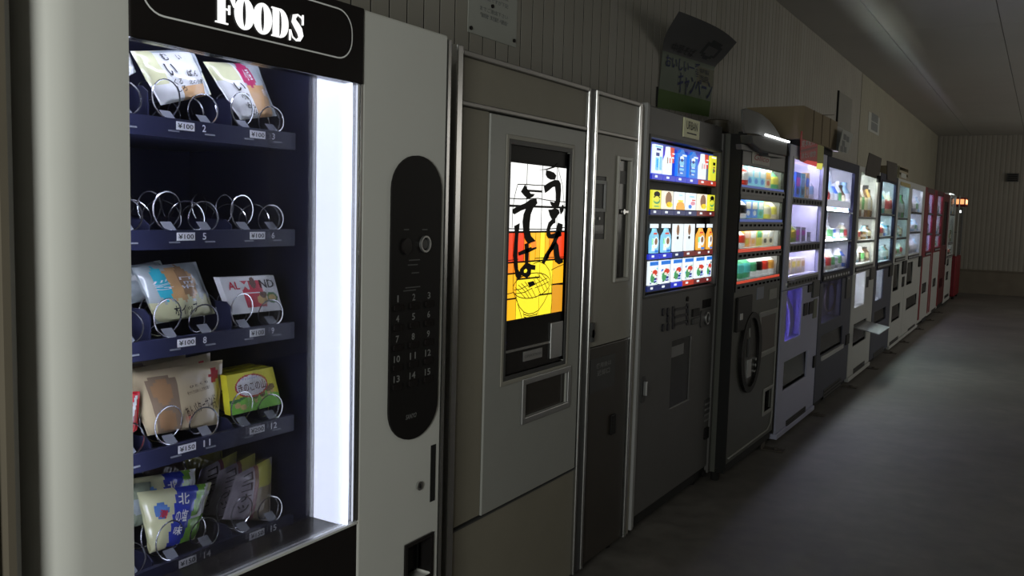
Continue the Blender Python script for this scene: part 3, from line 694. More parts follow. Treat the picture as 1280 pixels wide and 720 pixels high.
strokes = {
 'u_dot': A([(300, 205), (322, 210), (345, 220), (358, 238), (350, 262), (325, 262), (306, 250), (297, 232)]),
 'u_hair': A([(253, 204), (300, 197), (348, 180), (366, 163), (371, 172), (347, 190), (300, 204)]),
 'u_body': A([(285, 300), (318, 278), (350, 263), (372, 265), (384, 285), (386, 330), (381, 390), (372, 430), (345, 434), (328, 412), (322, 392), (345, 400), (357, 390), (357, 340), (352, 303), (335, 307), (315, 325), (293, 341)]),
 'do_body': A([(312, 442), (335, 440), (350, 432), (372, 442), (378, 462), (362, 482), (352, 498), (352, 522), (340, 526), (325, 545), (318, 570), (325, 590), (348, 584), (372, 568), (388, 582), (388, 600), (360, 610), (335, 616), (312, 614), (301, 595), (302, 560), (314, 520), (334, 500), (322, 478)]),
 'do_mark': A([(380, 440), (398, 412), (404, 425), (400, 450), (386, 470)]),
 'n_body': A([(370, 520), (396, 530), (392, 570), (362, 625), (352, 650), (330, 690), (312, 720), (296, 745), (285, 770), (272, 760), (290, 715), (320, 668), (340, 630), (352, 590)]),
 'n_tail': Bc([(318, 22), (338, 8), (348, 25), (352, 60), (356, 88), (370, 92), (372, 112), (352, 122), (334, 108), (328, 75), (326, 45), (308, 62), (298, 92), (284, 108), (286, 88), (300, 52)]),
 'so_dot': A([(172, 293), (184, 318), (204, 346), (229, 348), (218, 364), (190, 378), (168, 358), (148, 334)]),
 'so_body': A([(97, 440), (130, 420), (172, 404), (205, 380), (238, 376), (244, 404), (220, 430), (204, 470), (198, 520), (196, 560), (206, 600), (232, 628), (228, 645), (190, 646), (172, 620), (162, 570), (158, 515), (164, 470), (178, 436), (145, 448), (108, 470), (97, 460)]),
 'ba_bar': A([(108, 540), (138, 524), (136, 545), (130, 590), (126, 650), (124, 730), (128, 800), (146, 830), (150, 845), (128, 858), (116, 840), (108, 790), (102, 720), (107, 640), (112, 585)]),
 'ba_cross': Bc([(150, 62), (185, 45), (236, 28), (240, 42), (200, 62), (152, 78)]),
 'ba_stem': Bc([(182, 20), (200, 14), (200, 70), (198, 115), (212, 122), (234, 126), (232, 150), (212, 148), (210, 172), (192, 190), (168, 178), (156, 162), (160, 145), (184, 118), (183, 60)]),
 'seaweed': Bc([(197, 212), (224, 205), (234, 222), (206, 236)]),
}
for nm, pts in strokes.items():
    MB().prism(pts, XS+.0005, XS+.003).build('brush_stroke', INKB, sign)
MB().prism(Bc([(176, 150), (186, 143), (192, 152), (186, 163), (176, 163)]), XS+.003, XS+.0036).build('loop_gap', Y1_, sign)
MB().prism(A([(200, 642), (236, 630), (236, 665), (210, 672)]), XS+.003, XS+.0036).build('red_mark', O1, sign)
def lines(name, L, th, m=INKB, cv=Bc, parent=sign, XX=None):
    for pts in L:
        mb = MB(); ribbon2d(mb, cv(pts), (XX or XS)+.0012, th); mb.build(name, m, parent, merge=False)
rim = [(122+93*(1-math.cos(a))*1.0, 235+0*a) for a in ()]
def tilt_el(cx, cy, rx, ry, th, n=28, a0=0, a1=2*math.pi):
    return [(cx+rx*math.cos(t)*math.cos(th)-ry*math.sin(t)*math.sin(th), cy+rx*math.cos(t)*math.sin(th)+ry*math.sin(t)*math.cos(th)) for t in [a0+(a1-a0)*i/n for i in range(n+1)]]
lines('bowl_line', [tilt_el(216, 228, 96, 60, -.30), [(126, 262), (140, 300), (156, 335), (178, 360), (200, 370), (225, 366), (250, 352), (278, 312), (296, 275), (305, 240)], [(176, 362), (178, 385), (205, 392), (240, 384), (246, 360)], [(178, 372), (205, 380), (244, 370)]], .0028)
nood = [[(135, 238), (160, 262), (185, 290)], [(150, 225), (178, 250), (205, 292)], [(165, 217), (192, 245), (222, 293)], [(182, 208), (205, 238)], [(215, 240), (240, 290)], [(228, 195), (262, 272)], [(236, 180), (262, 215), (282, 262)], [(248, 170), (276, 205), (296, 248)], [(262, 163), (288, 195), (304, 226)], [(128, 250), (160, 246), (198, 226)], [(140, 268), (180, 262), (220, 240)], [(225, 225), (262, 206), (296, 190)], [(232, 240), (270, 225), (304, 208)]]
lines('noodle_line', nood, .0024)
lines('lead_line', [[(225, 118), (255, 108), (285, 122), (304, 150), (315, 200)], [(315, 150), (345, 135), (385, 118)], [(85, 272), (105, 268), (126, 262)], [(312, 224), (345, 222), (380, 222)], [(82, 104), (120, 100), (150, 96)], [(232, 92), (300, 88), (382, 84)], [(84, 380), (84, 340)], [(135, 265), (150, 330), (170, 400)], [(128, 110), (124, 180), (124, 250)], [(315, 200), (318, 300), (310, 380)]], .0026)
lines('lead_line', [[(128, 290), (180, 290), (240, 296), (290, 296)], [(128, 290), (110, 360), (98, 440), (95, 550)], [(78, 374), (150, 378), (250, 374), (300, 384), (360, 392), (420, 396)], [(368, 180), (398, 300), (408, 420), (412, 550)], [(70, 556), (160, 558), (300, 560), (420, 548)]], .003, cv=A)
MB().box(XS-.003, XS+.001, win[0], win[1], sz1+.0025, win[3]).build('black_upper_sign', BLACK, sign)
# strip below the sign: silver bar, small plate, slot plate
MB().plate(win[0], win[1], win[2], sz0-.001, [], XS-.003, XS+.002).build('black_lower_sign', BLACKG, sign)
a = on(629, 441, XS+.002); b = on(688, 426, XS+.002)
MB().box(XS+.002, XS+.004, win[0]+.002, b[0], a[1]-.004, a[1]+.003).build('silver_bar', CHROME, sign)
p = rect(XS+.002, (654, 440), (677, 446)); MB().box(XS+.002, XS+.004, *p).build('name_plate', STEEL, sign)
mb = MB(); write(mb, 'OPERATION', XS+.0046, p[0]+.006, p[1]-.006, p[2]+.010, p[3]-.012); mb.build('plate_lettering', DIM, sign, merge=False)
p = (on(687, 400, XS)[0], on(702, 400, XS)[0], on(695, 446, XS)[1], on(695, 402, XS)[1])
MB().box(XS+.002, XS+.008, *p).build('coin_plate', STEEL, sign, bevel=.002)
# right section: slot window, note reader, hinged brown door
rp0, rp1 = pY1, qY1-.034
sw = (on(770.5, 270, XM)[0], on(784.5, 270, XM)[0], on(776, 347, XM)[1], on(776, 200, XM)[1])
zb = on(755, 431, XM)[1]
nr = (on(739.5, 260, XM)[0], on(758.5, 260, XM)[0], on(748, 299, XM)[1], on(748, 220, XM)[1])
MB().plate(rp0, rp1, zb+.004, zr-.006, [sw, nr], XM-.03, XM).build('upper_service_panel', BEIGE, M2)
MB().plate(sw[0]-.014, sw[1]+.014, sw[2]-.014, sw[3]+.014, [sw], XM, XM+.010).build('slot_frame', paint('pale_frame', (.45, .44, .40), .35), M2, bevel=.002)
MB().box(XM-.014, XM-.008, *sw).build('slot_glass', BLACKG, M2)
MB().box(XM-.008, XM-.006, sw[0]+.02, sw[1]-.01, sw[3]-.09, sw[3]-.04).build('slot_plate', GREYD, M2)
MB().cyl((XM-.02, (sw[0]+sw[1])/2, (sw[2]+sw[3])/2+.03), .010, .03, 'x', 12).box(XM-.0, XM+.006, (sw[0]+sw[1])/2-.02, sw[1], (sw[2]+sw[3])/2+.026, (sw[2]+sw[3])/2+.034).build('latch', CHROME, M2)
MB().box(XM-.026, XM-.006, *nr).build('note_reader', GREYD, M2)
MB().plate(nr[0]+.012, nr[1]-.010, nr[3]-.13, nr[3]-.015, [(nr[0]+.02, nr[1]-.018, nr[3]-.118, nr[3]-.028)], XM-.006, XM+.001).build('note_slot_frame', GREYL, M2)
MB().box(XM-.006, XM-.002, nr[0]+.02, nr[1]-.02, nr[2]+.02, nr[3]-.18).build('reader_cover', BLACKG, M2)
for k in (0, 1): MB().cyl((XM-.006, nr[0]+.03+k*.045, nr[3]-.155), .006, .004, 'x', 10).build('screw', STEEL, M2)
MB().box(XM-.03, XM+.001, rp0+.002, rp1-.002, .055, zb).build('brown_door', BROWN, M2, bevel=.003)
p = (on(737, 460, XM)[0], on(768, 460, XM)[0], on(752, 487, XM)[1], on(752, 446, XM)[1])
MB().box(XM+.001, XM+.003, *p).build('notice_plate', GREYD, M2)
mb = MB(); write(mb, '使用後は', XM+.0035, p[0]+.05, p[1]-.04, p[3]-.04, p[3]-.02); write(mb, '返却口', XM+.0035, p[0]+.06, p[1]-.05, p[3]-.07, p[3]-.048); mb.build('notice_lettering', DIM, M2, merge=False)
p = on(736, 410, XM); MB().box(XM, XM+.02, p[0]-.01, p[0]+.01, p[1]-.05, p[1]+.02).cyl((XM+.01, p[0]+.0, p[1]-.02), .016, .01, 'x', 10).build('hinge_latch', GREYD, M2)
p = on(764, 530, XM); MB().box(XM+.001, XM+.012, p[0]-.02, p[0]+.02, p[1]-.04, p[1]+.04).build('pull_handle', BLACK, M2, bevel=.003)
feet(M2, XM, mL, mR)
# ================================================================ grey drink machine with backlit cartons
X4 = -.08
M4 = thing('drink_vending_machine', 'dark grey drink machine with small yellow name plate and four backlit rows of cartons', 'vending machine', (-.3, 3.88, 0))
a0, a1 = 3.352, 4.385
dw = (on(809, 270, X4)[0]-.0, on(896, 270, X4)[0]+.012, on(848, 362.5, X4)[1], on(812, 172, X4)[1]+.004)
pt = (on(838.5, 470, X4)[0], on(862, 470, X4)[0], on(850, 504, X4)[1], on(850, 424, X4)[1])
FM = GREYM
MB().shell(-.575, X4-.04, a0, a1, .06, 1.83, .02).build('cabinet', FM, M4)
MB().plate(a0+.045, a1-.035, .10, 1.83, [dw, pt], X4-.04, X4).build('door', FM, M4, bevel=.004)
MB().box(X4-.04, X4+.012, a0, a0+.02, .06, 1.835).box(X4-.04, X4+.006, a0+.021, a0+.043, .06, 1.832).build('side_trim', GREYL, M4, bevel=.003)
MB().box(X4-.04, X4+.008, a1-.033, a1, .06, 1.80).build('far_side_trim', GREYM, M4, bevel=.004)
MB().box(X4-.05, X4-.012, a0+.03, a1-.02, .05, .098).build('kick_strip', BLACKM, M4)
mb = MB(); mb.recess(X4-.06, X4-.039, *dw); mb.build('display_niche', BLACK, M4)
MB().plate(dw[0]-.012, dw[1]+.012, dw[2]-.012, dw[3]+.012, [dw], X4, X4+.006).build('display_frame', GREYD, M4, bevel=.002)
mb = MB(); mb.recess(X4-.12, X4-.039, *pt); mb.build('pickup_niche', BLACK, M4)
MB().box(X4-.012, X4-.006, *pt).build('pickup_flap', paint('smoked_flap', (.03, .03, .032), .25), M4)
p = rect(X4-.006, (839, 434), (854, 442)); MB().box(X4-.006, X4-.0045, *p).build('flap_sticker', paint('grey_sticker', (.22, .22, .22), .5), M4)
# name plate
p = (on(853.5, 160, X4)[0], on(873, 160, X4)[0], on(863, 173, X4)[1], on(863, 149, X4)[1])
NP = MB().box(X4, X4+.006, *p).build('name_plate', paint('pale_yellow_plate', (.85, .85, .55), .45), M4)
mb = MB(); write(mb, 'URBAN', X4+.0065, p[0]+.03, p[1]-.03, p[2]+.42*(p[3]-p[2]), p[2]+.86*(p[3]-p[2])); mb.build('lettering', INK, NP, merge=False)
MB().box(X4+.006, X4+.0064, p[0]+.04, p[1]-.04, p[2]+.20*(p[3]-p[2]), p[2]+.27*(p[3]-p[2])).build('small_line', INK, NP)
# four backlit rows
WD = glow('card_white', (.80, .88, .92), 1.0); CB = glow('card_blue', (.02, .20, .75), .9); CSK = glow('card_sky', (.25, .62, .85), .95); CR = glow('card_red', (.75, .06, .03), .8)
CY = glow('card_yellow', (.80, .78, .05), .95); CPY = glow('card_pale_yellow', (.85, .85, .40), .9); CO = glow('card_orange', (.95, .45, .06), .9); CK = paint('card_black', (.01, .01, .012), .4)
CG = glow('card_green', (.10, .42, .16), .7); CBR = glow('card_brown', (.32, .16, .08), .7); CPK = glow('card_pink', (.85, .35, .45), .8); CNV = glow('card_navy', (.02, .05, .30), .7); CCR = glow('card_cream', (.90, .84, .70), .95)
SB_ = glow('strip_blue', (.03, .05, .70), .7); SR_ = glow('strip_red', (.70, .06, .03), .6); SN_ = glow('strip_navy', (.03, .05, .25), .35); SRD = glow('strip_dull_red', (.3, .04, .04), .4)
def card(name, label, y0, y1, z0, z1, X, kind, base, group=None):
    """backlit sample carton; kind chooses the print"""
    d = .012
    mb = MB(); mats = [base, WD, CK, CB, CR, CY, CO, CG, CBR, CPK, CSK, CNV, CCR]
    w_, h_ = y1-y0, z1-z0; f = X+.0006
    R = lambda u0, u1, v0, v1, m: mb.add([(f, y0+u0*w_, z0+v0*h_), (f, y0+u1*w_, z0+v0*h_), (f, y0+u1*w_, z0+v1*h_), (f, y0+u0*w_, z0+v1*h_)], [(0, 1, 2, 3)], m)
    def E(u, v, ru, rv, m, n=12, df=.0003):
        mb.add([(f+df, y0+p[0]*w_, z0+p[1]*h_) for p in ell(u, v, ru, rv, n)], [tuple(range(n))], m)
    if kind == 'milk':
        mb.box(X-d, X, y0, y1, z0, z1); R(.25, .75, .80, .88, 11); R(.2, .6, .60, .72, 11); R(.15, .55, .10, .55, 10); R(.6, .92, .12, .6, 10); R(.1, .9, .9, .95, 10); R(.3, .5, .2, .5, 3)
    elif kind == 'bottle':
        pts = [(0, 0), (1, 0), (1, .55), (.72, .72), (.66, 1), (.34, 1), (.28, .72), (0, .5)]
        mb.prism([(y0+u*w_*.72, z0+v*h_) for u, v in pts], X-d, X, 1)
        mb.prism([(y0+w_*.55, z0+.55*h_), (y1, z0+.45*h_), (y1, z1), (y0+w_*.6, z1)], X-d-.002, X-.004, 4)
        R(.18, .26, .40, .62, 8); R(.40, .46, .42, .60, 4); R(.5, .56, .42, .60, 4); R(.1, .6, .06, .1, 12); R(.66, .9, .6, .66, 1); R(.7, .95, .75, .80, 1)
    elif kind == 'water':
        mb.box(X-d, X, y0, y1, z0, z1-.16*h_); mb.prism([(y0+u*w_, z0+v*h_) for u, v in ((.15, .84), (.85, .84), (.7, .93), (.62, 1), (.38, 1), (.30, .93))], X-d, X, 3)
        E(.45, .5, .26, .12, 10); E(.45, .68, .22, .08, 1); E(.45, .60, .16, .06, 11, 10, .0005); R(.2, .7, .22, .3, 10); R(.1, .22, .1, .7, 11); R(.32, .6, .10, .14, 1); R(.5, .98, .76, .82, 1); R(.3, .65, .36, .40, 1)
    elif kind == 'yellowcan':
        mb.box(X-d, X, y0, y1, z0, z1); R(.1, .9, .9, .96, 1); R(.35, .8, .62, .74, 2); R(.35, .7, .3, .48, 7); R(.4, .75, .50, .56, 8); E(.6, .4, .22, .06, 8)
    elif kind == 'banana':
        mb.box(X-d, X, y0, y1, z0, z1); E(.5, .78, .36, .16, 2, 14); R(.14, .86, .58, .66, 2); E(.5, .56, .26, .12, 0, 14, .0005); E(.5, .42, .38, .17, 7, 14); E(.45, .46, .30, .10, 5, 12, .0006); R(.2, .8, .1, .16, 7)
    elif kind == 'coffee':
        mb.box(X-d, X, y0, y1, z0, z1); E(.5, .55, .34, .42, 8, 14); R(.45, .60, .2, .9, 12); E(.6, .25, .34, .16, 5); R(.1, .4, .78, .9, 12)
    elif kind == 'orange':
        mb.box(X-d, X, y0, y1, z0, z1); R(.0, 1, 0, .22, 6); E(.5, .28, .45, .18, 6); R(.2, .8, .45, .55, 5); R(.3, .7, .8, .85, 10)
    elif kind == 'peach':
        mb.box(X-d, X, y0, y1, z0, z1); E(.6, .4, .28, .12, 9); E(.3, .2, .2, .12, 3); R(.2, .75, .75, .82, 10); R(.5, .9, .55, .62, 4)
    elif kind == 'pet':
        mb.prism([(y0+u*w_, z0+v*h_) for u, v in ((.1, 0), (.95, 0), (.98, .4), (.9, .62), (.7, .74), (.62, .84), (.42, .84), (.35, .74), (.12, .6), (.06, .4))], X-d, X, 0)
        mb.prism([(y0+u*w_, z0+v*h_) for u, v in ((.15, .86), (.85, .86), (.85, 1), (.15, 1))], X-d, X, 1)
        R(.16, .5, .08, .5, 1); R(.5, .9, .02, .10, 3); E(.62, .36, .24, .20, 1, 12); E(.6, .40, .16, .12, 8, 10, .0005); R(.12, .34, .3, .5, 7); R(.3, .7, .64, .70, 4); R(.3, .7, .20, .24, 6)
    elif kind == 'tea':
        mb.box(X-d, X, y0, y1, z0, z1); E(.35, .78, .16, .2, 8, 12); E(.35, .5, .12, .06, 2); R(.1, .6, .7, .74, 12)
    elif kind == 'blend':
        mb.box(X-d, X, y0, y1, z0, z1)
        rq = random.Random(int(y0*1000)+int(z0*77))
        for _ in range(22):
            u, v = rq.uniform(.02, .8), rq.uniform(.02, .66); a_, b_ = rq.uniform(.06, .22), rq.uniform(.03, .10)
            f += .00002; R(u, min(1, u+a_), v, v+b_, rq.choice((10, 3, 7, 8, 2, 11, 12, 9, 1, 10, 11)))
        R(0, 1, .82, .98, 3); R(.1, .7, .68, .76, 1); E(.62, .52, .3, .12, 4); E(.35, .30, .25, .2, 7); R(.5, .85, .1, .3, 11); E(.5, .42, .14, .06, 12, 10, .0006); R(.1, .4, .45, .55, 1); R(.3, .9, .16, .2, 1)
    o = mb.build(name, mats, None, merge=False)
    return tag(o, label, 'carton', group)
XC = X4-.012
cols = [on(px, 270, XC)[0] for px in (813.5, 827.5, 843, 857.5, 871.5, 885, 898.5)]
cols[-1] = min(cols[-1], dw[1]-.004)
rowz = []
for (px, zt_, zb_) in ((848, 177+9, 220), (848, 232.5+7.5, 262), (846, 282.5-2.5, 314.5), (845, 324, 352)):
    rowz.append((on(px, zb_, XC)[1], on(px, zt_, XC)[1]))
spec = [
 [('milk', WD, 'pale blue milk carton'), ('bottle', WD, 'white and red bottle card'), ('water', CB, 'blue bottle card'), ('water', CB, 'blue bottle card'), ('bottle', WD, 'white and red bottle card'), ('yellowcan', CY, 'yellow can card')],
 [('banana', CY, 'yellow carton with black arch'), ('coffee', CCR, 'brown coffee carton'), ('orange', WD, 'white and orange carton'), ('peach', WD, 'white and pink carton'), ('coffee', CCR, 'brown coffee carton'), ('banana', CY, 'yellow carton with black arch')],
 [('pet', CSK, 'light blue bottle card'), ('pet', CSK, 'light blue bottle card'), ('tea', WD, 'plain white carton'), ('tea', WD, 'plain white carton'), ('pet', CO, 'orange bottle card'), ('pet', CO, 'orange bottle card')],
 [('blend', WD, 'blue topped mixed drink carton') for _ in range(6)]]
ordn = ['first', 'second', 'third', 'fourth', 'fifth', 'sixth', 'seventh', 'eighth', 'ninth', 'tenth']
rown = ['top', 'second', 'third', 'bottom']
strips = [[SB_, SB_, SB_, SB_, SR_, SR_], [SN_, SN_, SN_, SN_, SRD, SRD], [SB_, SB_, SN_, SRD, SRD, SRD], [SN_, SN_, SB_, SR_, SRD, SRD]]
for r_ in range(4):
    z0, z1 = rowz[r_]
    MB().box(X4-.055, X4-.02, dw[0], dw[1], z0-.032, z0-.026).build('row_rail', GREYD, M4)
    if r_ == 0:
        MB().box(XC-.026, XC-.025, cols[0]-.008, cols[-1]+.004, z0-.02, z1+.012).build('row_backlight', glow('backlight_blue', (.03, .07, .45), .5), M4)
    for c in range(6):
        k, b, lb = spec[r_][c]
        y0, y1 = cols[c], cols[c+1]; g = (y1-y0)*.16
        MB().box(XC-.010, XC-.001, y0-.002, y1-.006, z0-.026, z0-.004).build('price_strip', strips[r_][c], M4)
        MB().box(XC-.001, XC, y0+(y1-y0)*.25, y0+(y1-y0)*.45, z0-.018, z0-.009).build('price_mark', WD, M4)
        card('drink_carton', '%s, %s in %s row, dark grey machine' % (lb, ordn[c], rown[r_]), y0+g*.5, y1-g, z0, z1, XC, k, b, 'cartons in the dark grey machine')
# switches, note reader, coin unit
C4 = lambda x, y: on(820+x/5.54, 350+y/5.54, X4)
DS = paint('dark_switch', (.014, .013, .02), .4)
for x, y in ((47, 222), (80, 218), (80, 270), (80, 326), (46, 330)):
    p = C4(x, y); MB().prism(rrect(p[0]-.012, p[0]+.012, p[1]-.017, p[1]+.017, .01), X4, X4+.006).build('switch', DS, M4)
for y in (200, 250, 300):
    p, q = C4(118, y+6), C4(215, y-10); zz = (p[1]+q[1])/2
    MB().box(X4, X4+.005, p[0], q[0], zz-.006, zz+.006).box(X4, X4+.005, p[0]-.012, p[0]+.012, zz-.018, zz+.018).box(X4, X4+.005, q[0]-.012, q[0]+.012, zz-.018, zz+.018).build('switch_bar', DS, M4)
def ctr(x0, x1, y0, y1, f=C4):
    p, q = f(x0, (y0+y1)/2), f(x1, (y0+y1)/2); c = (f((x0+x1)/2, y0)[1], f((x0+x1)/2, y1)[1]); return (p[0], q[0], c[1], c[0])
p = ctr(322, 376, 132, 190); MB().box(X4, X4+.004, *p).build('digit_window', BLACKG, M4)
p = ctr(248, 292, 198, 250); MB().box(X4, X4+.008, *p).build('note_reader', BLACK, M4)
p = ctr(246, 290, 262, 302); MB().box(X4, X4+.012, *p).build('note_tray', GREYD, M4, bevel=.003)
p = ctr(304, 380, 205, 320); MB().prism(rrect(*p, .02), X4, X4+.006).build('coin_unit', GREYD, M4)
c_ = ((p[0]+p[1])/2, (p[2]+p[3])/2); MB().ring(ell(*c_, .03, .032, 20), ell(*c_, .022, .024, 20), X4+.006, X4+.014).build('coin_ring', STEEL, M4)
MB().box(X4+.006, X4+.012, c_[0]-.006, c_[0]+.006, c_[1]-.018, c_[1]+.018).build('coin_slot', BLACK, M4)
p = C4(215, 130); MB().cyl((X4, p[0], p[1]), .012, .006, 'x', 14).build('lamp_lens', BLACKG, M4)
p = rect(X4, (801, 471), (805.5, 503)); p = (on(801, 487, X4)[0], on(806, 487, X4)[0], on(803, 503, X4)[1], on(803, 471, X4)[1])
HP = MB().prism(rrect(p[0], p[1], p[2], p[3], .01), X4, X4+.003).build('handle_plate', GREYD, M4)
MB().box(X4+.003, X4+.02, (p[0]+p[1])/2-.006, (p[0]+p[1])/2+.006, p[2]+.03, p[3]-.02).build('handle', STEEL, HP, bevel=.003)
D4 = lambda x, y: on(780+x/2.571, 340+y/2.571, X4)
p = ctr(256, 276, 408, 458, D4); MB().box(X4, X4+.002, *p).build('instruction_sticker', GREYD, M4)
for k in range(4): MB().box(X4+.002, X4+.0025, p[0]+.01, p[1]-.01, p[3]-.03-k*.028, p[3]-.02-k*.028).build('sticker_line', paint('grey_sticker', (.2, .2, .2), .5), M4)
p = ctr(256, 268, 500, 535, D4); MB().prism(rrect(*p, .008), X4, X4+.008).build('door_lock', BLACK, M4)
p = ctr(246, 262, 630, 665, D4); MB().cyl((X4, (p[0]+p[1])/2, (p[2]+p[3])/2), .018, .006, 'x', 12).build('bottom_lock', BLACK, M4)
feet(M4, X4, a0, a1)

# ================================================================ drink machine with curved door front
M5 = thing('drink_vending_machine', 'grey drink machine with a long black oval recess under four rows of bottles', 'vending machine', (-.3, 4.9, 0))
b0, b1 = 4.395, 5.345
X5 = 0.0
G5 = paint('greenish_grey_enamel', (.082, .084, .074), .42); G5L = paint('pale_panel_grey', (.26, .26, .24), .4)
MB().shell(-.575, X5-.05, b0, b1, .06, 1.80, .02).build('cabinet', G5, M5)
rows5 = []
C5 = lambda x, y: on(900+x/4.235, 190+y/4.235, X5)
L5, R5 = on(917, 230, X5)[0]+.0, on(979.5, 230, X5)[0]
L5 = max(L5, b0+.04); R5 = min(R5, b1-.035)
for (yt, yb, bt, bb) in ((83, 182, 197, 232), (258, 355, 372, 408), (418, 505, 525, 560), (555, 665, 680, 716)):
    # sample window top/bottom, button row top/bottom at the middle of the row (crop x 200)
    rows5.append([C5(200, v)[1] for v in (yt, yb, bt, bb)])
holes = [(L5, R5, r[1], r[0]) for r in rows5]
C6 = lambda x, y: on(880+x/2.771, 340+y/2.771, X5)
pst = ctr(192, 244, 150, 268, C6); rc = ctr(206, 232, 408, 476, C6)
XF5 = X5
MB().plate(b0+.012, b1-.012, .10, 1.80, holes+[rc], XF5-.018, XF5).build('door', G5, M5, bevel=.004)
for a, b in ((b0, b0+.011), (b1-.011, b1)):
    MB().box(XF5-.05, XF5+.004, a, b, .08, 1.80).build('gasket', BLACKM, M5)
MB().box(XF5, XF5+.004, b0+.03, b0+.045, 1.0, 1.78).box(XF5, XF5+.004, b1-.045, b1-.03, 1.0, 1.76).box(XF5, XF5+.004, b0+.03, b1-.03, 1.764, 1.770).build('black_edge_trim', BLACKM, M5)
MB().cyl((XF5+.005, b0+.02, 1.78), .022, .03, 'z', 12).build('hinge_cap', BLACKM, M5)
MB().box(XF5-.05, XF5-.012, b0+.03, b1-.02, .05, .098).build('kick_strip', BLACKM, M5)
for r in rows5:
    mb = MB(); mb.recess(XF5-.135, XF5-.020, L5, min(R5+.07, b1-.025), r[1], r[0]+.024); mb.build('sample_niche', INNER, M5)
    MB().box(XF5-.012, XF5-.008, L5, R5, r[1], r[0]).build('glass_pane', GLASS, M5)
    MB().cyl((XF5-.035, L5+.03, r[0]+.011), .007, R5-L5-.06, 'y', 8).build('fluorescent_tube', glow('tube_neutral', (.92, 1, .93), 24), M5)
    bar = MB().box(XF5, XF5+.006, L5-.01, R5+.01, r[3], r[2]).build('button_bar', paint('button_bar_grey', (.075, .075, .078), .4), M5)
    for k in range(11):
        y = L5+.03+k*(R5-L5-.06)/10.
        MB().prism(rrect(y-.016, y+.016, r[3]+.018, r[2]-.014, .008, 3), XF5+.006, XF5+.011).build('select_button', BLACKG, bar)
SBL = glow('strip5_blue', (.03, .09, .45), .45); SRE = glow('strip5_red', (.75, .07, .03), .65)
def bottle(name, label, cat, cy, z0, w_, h_, X, kind, cols_, group=None, n=12):
    """small sample: bottle, can or carton, cols = body, label, cap"""
    r = w_/2; mb = MB(); r = min(r, .058)
    if kind == 'bottle':
        mb.lathe((X, cy, z0), [(r*.92, 0), (r, .04*h_), (r, .22*h_), (r*1.01, .22*h_), (r*1.01, .52*h_), (r, .52*h_), (r*.95, .62*h_), (r*.45, .82*h_), (r*.40, .88*h_), (r*.46, .88*h_), (r*.46, h_)], n, [0, 0, 0, 1, 1, 1, 0, 0, 2, 2])
    elif kind == 'can':
        mb.lathe((X, cy, z0), [(r*.85, 0), (r, .05*h_), (r, .3*h_), (r, .62*h_), (r, .92*h_), (r*.86, h_)], n, [2, 0, 1, 0, 2])
    else:
        dp = min(r*.8, .032); mb.box(X-dp, X+dp, cy-r, cy+r, z0, z0+h_, 0)
        f = X+dp+.0006
        mb.add([(f, cy-r*.8, z0+h_*.45), (f, cy+r*.8, z0+h_*.45), (f, cy+r*.8, z0+h_*.8), (f, cy-r*.8, z0+h_*.8)], [(0, 1, 2, 3)], 1)
        mb.add([(f, cy+p[0]*r*.55, z0+h_*(.25+p[1]*.14)) for p in ell(0, 0, 1, 1, 10)], [tuple(range(10))], 2)
    o = mb.build(name, cols_, None, smooth=kind != 'carton', merge=False); return tag(o, label, cat, group)
def lit(name, c, s=.35): return glow('lit_'+name, c, s)  # samples get a weak glow of their own to look lit
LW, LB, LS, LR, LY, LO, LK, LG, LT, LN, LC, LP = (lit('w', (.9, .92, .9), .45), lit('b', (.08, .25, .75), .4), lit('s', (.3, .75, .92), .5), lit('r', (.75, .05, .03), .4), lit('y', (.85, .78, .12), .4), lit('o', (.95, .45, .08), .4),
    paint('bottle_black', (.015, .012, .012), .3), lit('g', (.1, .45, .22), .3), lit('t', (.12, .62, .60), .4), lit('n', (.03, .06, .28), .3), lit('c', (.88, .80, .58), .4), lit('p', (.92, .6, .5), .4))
s5 = [
 [('bottle', LO, LW, LR, 'orange and white bottle'), ('bottle', LR, LW, LR, 'red bottle'), ('carton', LS, LW, LB, 'pale blue carton with blue drop'), ('carton', LS, LW, LB, 'pale blue carton with blue drop'), ('carton', LS, LW, LB, 'pale blue carton with blue drop'), ('carton', LC, LO, LR, 'cream carton with orange band'), ('bottle', LG, LY, LK, 'green and yellow bottle')],
 [('bottle', LK, LR, LW, 'black and red bottle'), ('bottle', LW, LK, LR, 'white bottle with black label'), ('carton', LB, LC, LW, 'blue carton'), ('carton', LB, LC, LW, 'blue carton'), ('carton', LT, LW, LG, 'teal carton'), ('bottle', LY, LC, LK, 'yellow bottle'), ('bottle', LC, LY, LK, 'cream bottle')],
 [('bottle', LK, LW, LK, 'black bottle with white label'), ('bottle', LW, LR, LK, 'white bottle with red label'), ('carton', LO, LP, LY, 'orange and pink carton'), ('carton', LP, LW, LO, 'pink carton'), ('carton', LY, LG, LY, 'yellow green carton'), ('carton', LC, LW, LK, 'cream carton with black dot'), ('carton', LC, LW, LK, 'cream carton with black dot')],
 [('carton', LO, LG, LR, 'orange and green carton'), ('bottle', LG, LT, LN, 'green bottle with navy cap'), ('bottle', LG, LT, LN, 'green bottle with navy cap'), ('bottle', LW, LG, LW, 'white bottle with green label'), ('bottle', LW, LK, LW, 'white bottle with black label'), ('bottle', LW, LR, LW, 'white bottle with red label'), ('bottle', LW, LO, LW, 'white bottle with orange label')]]
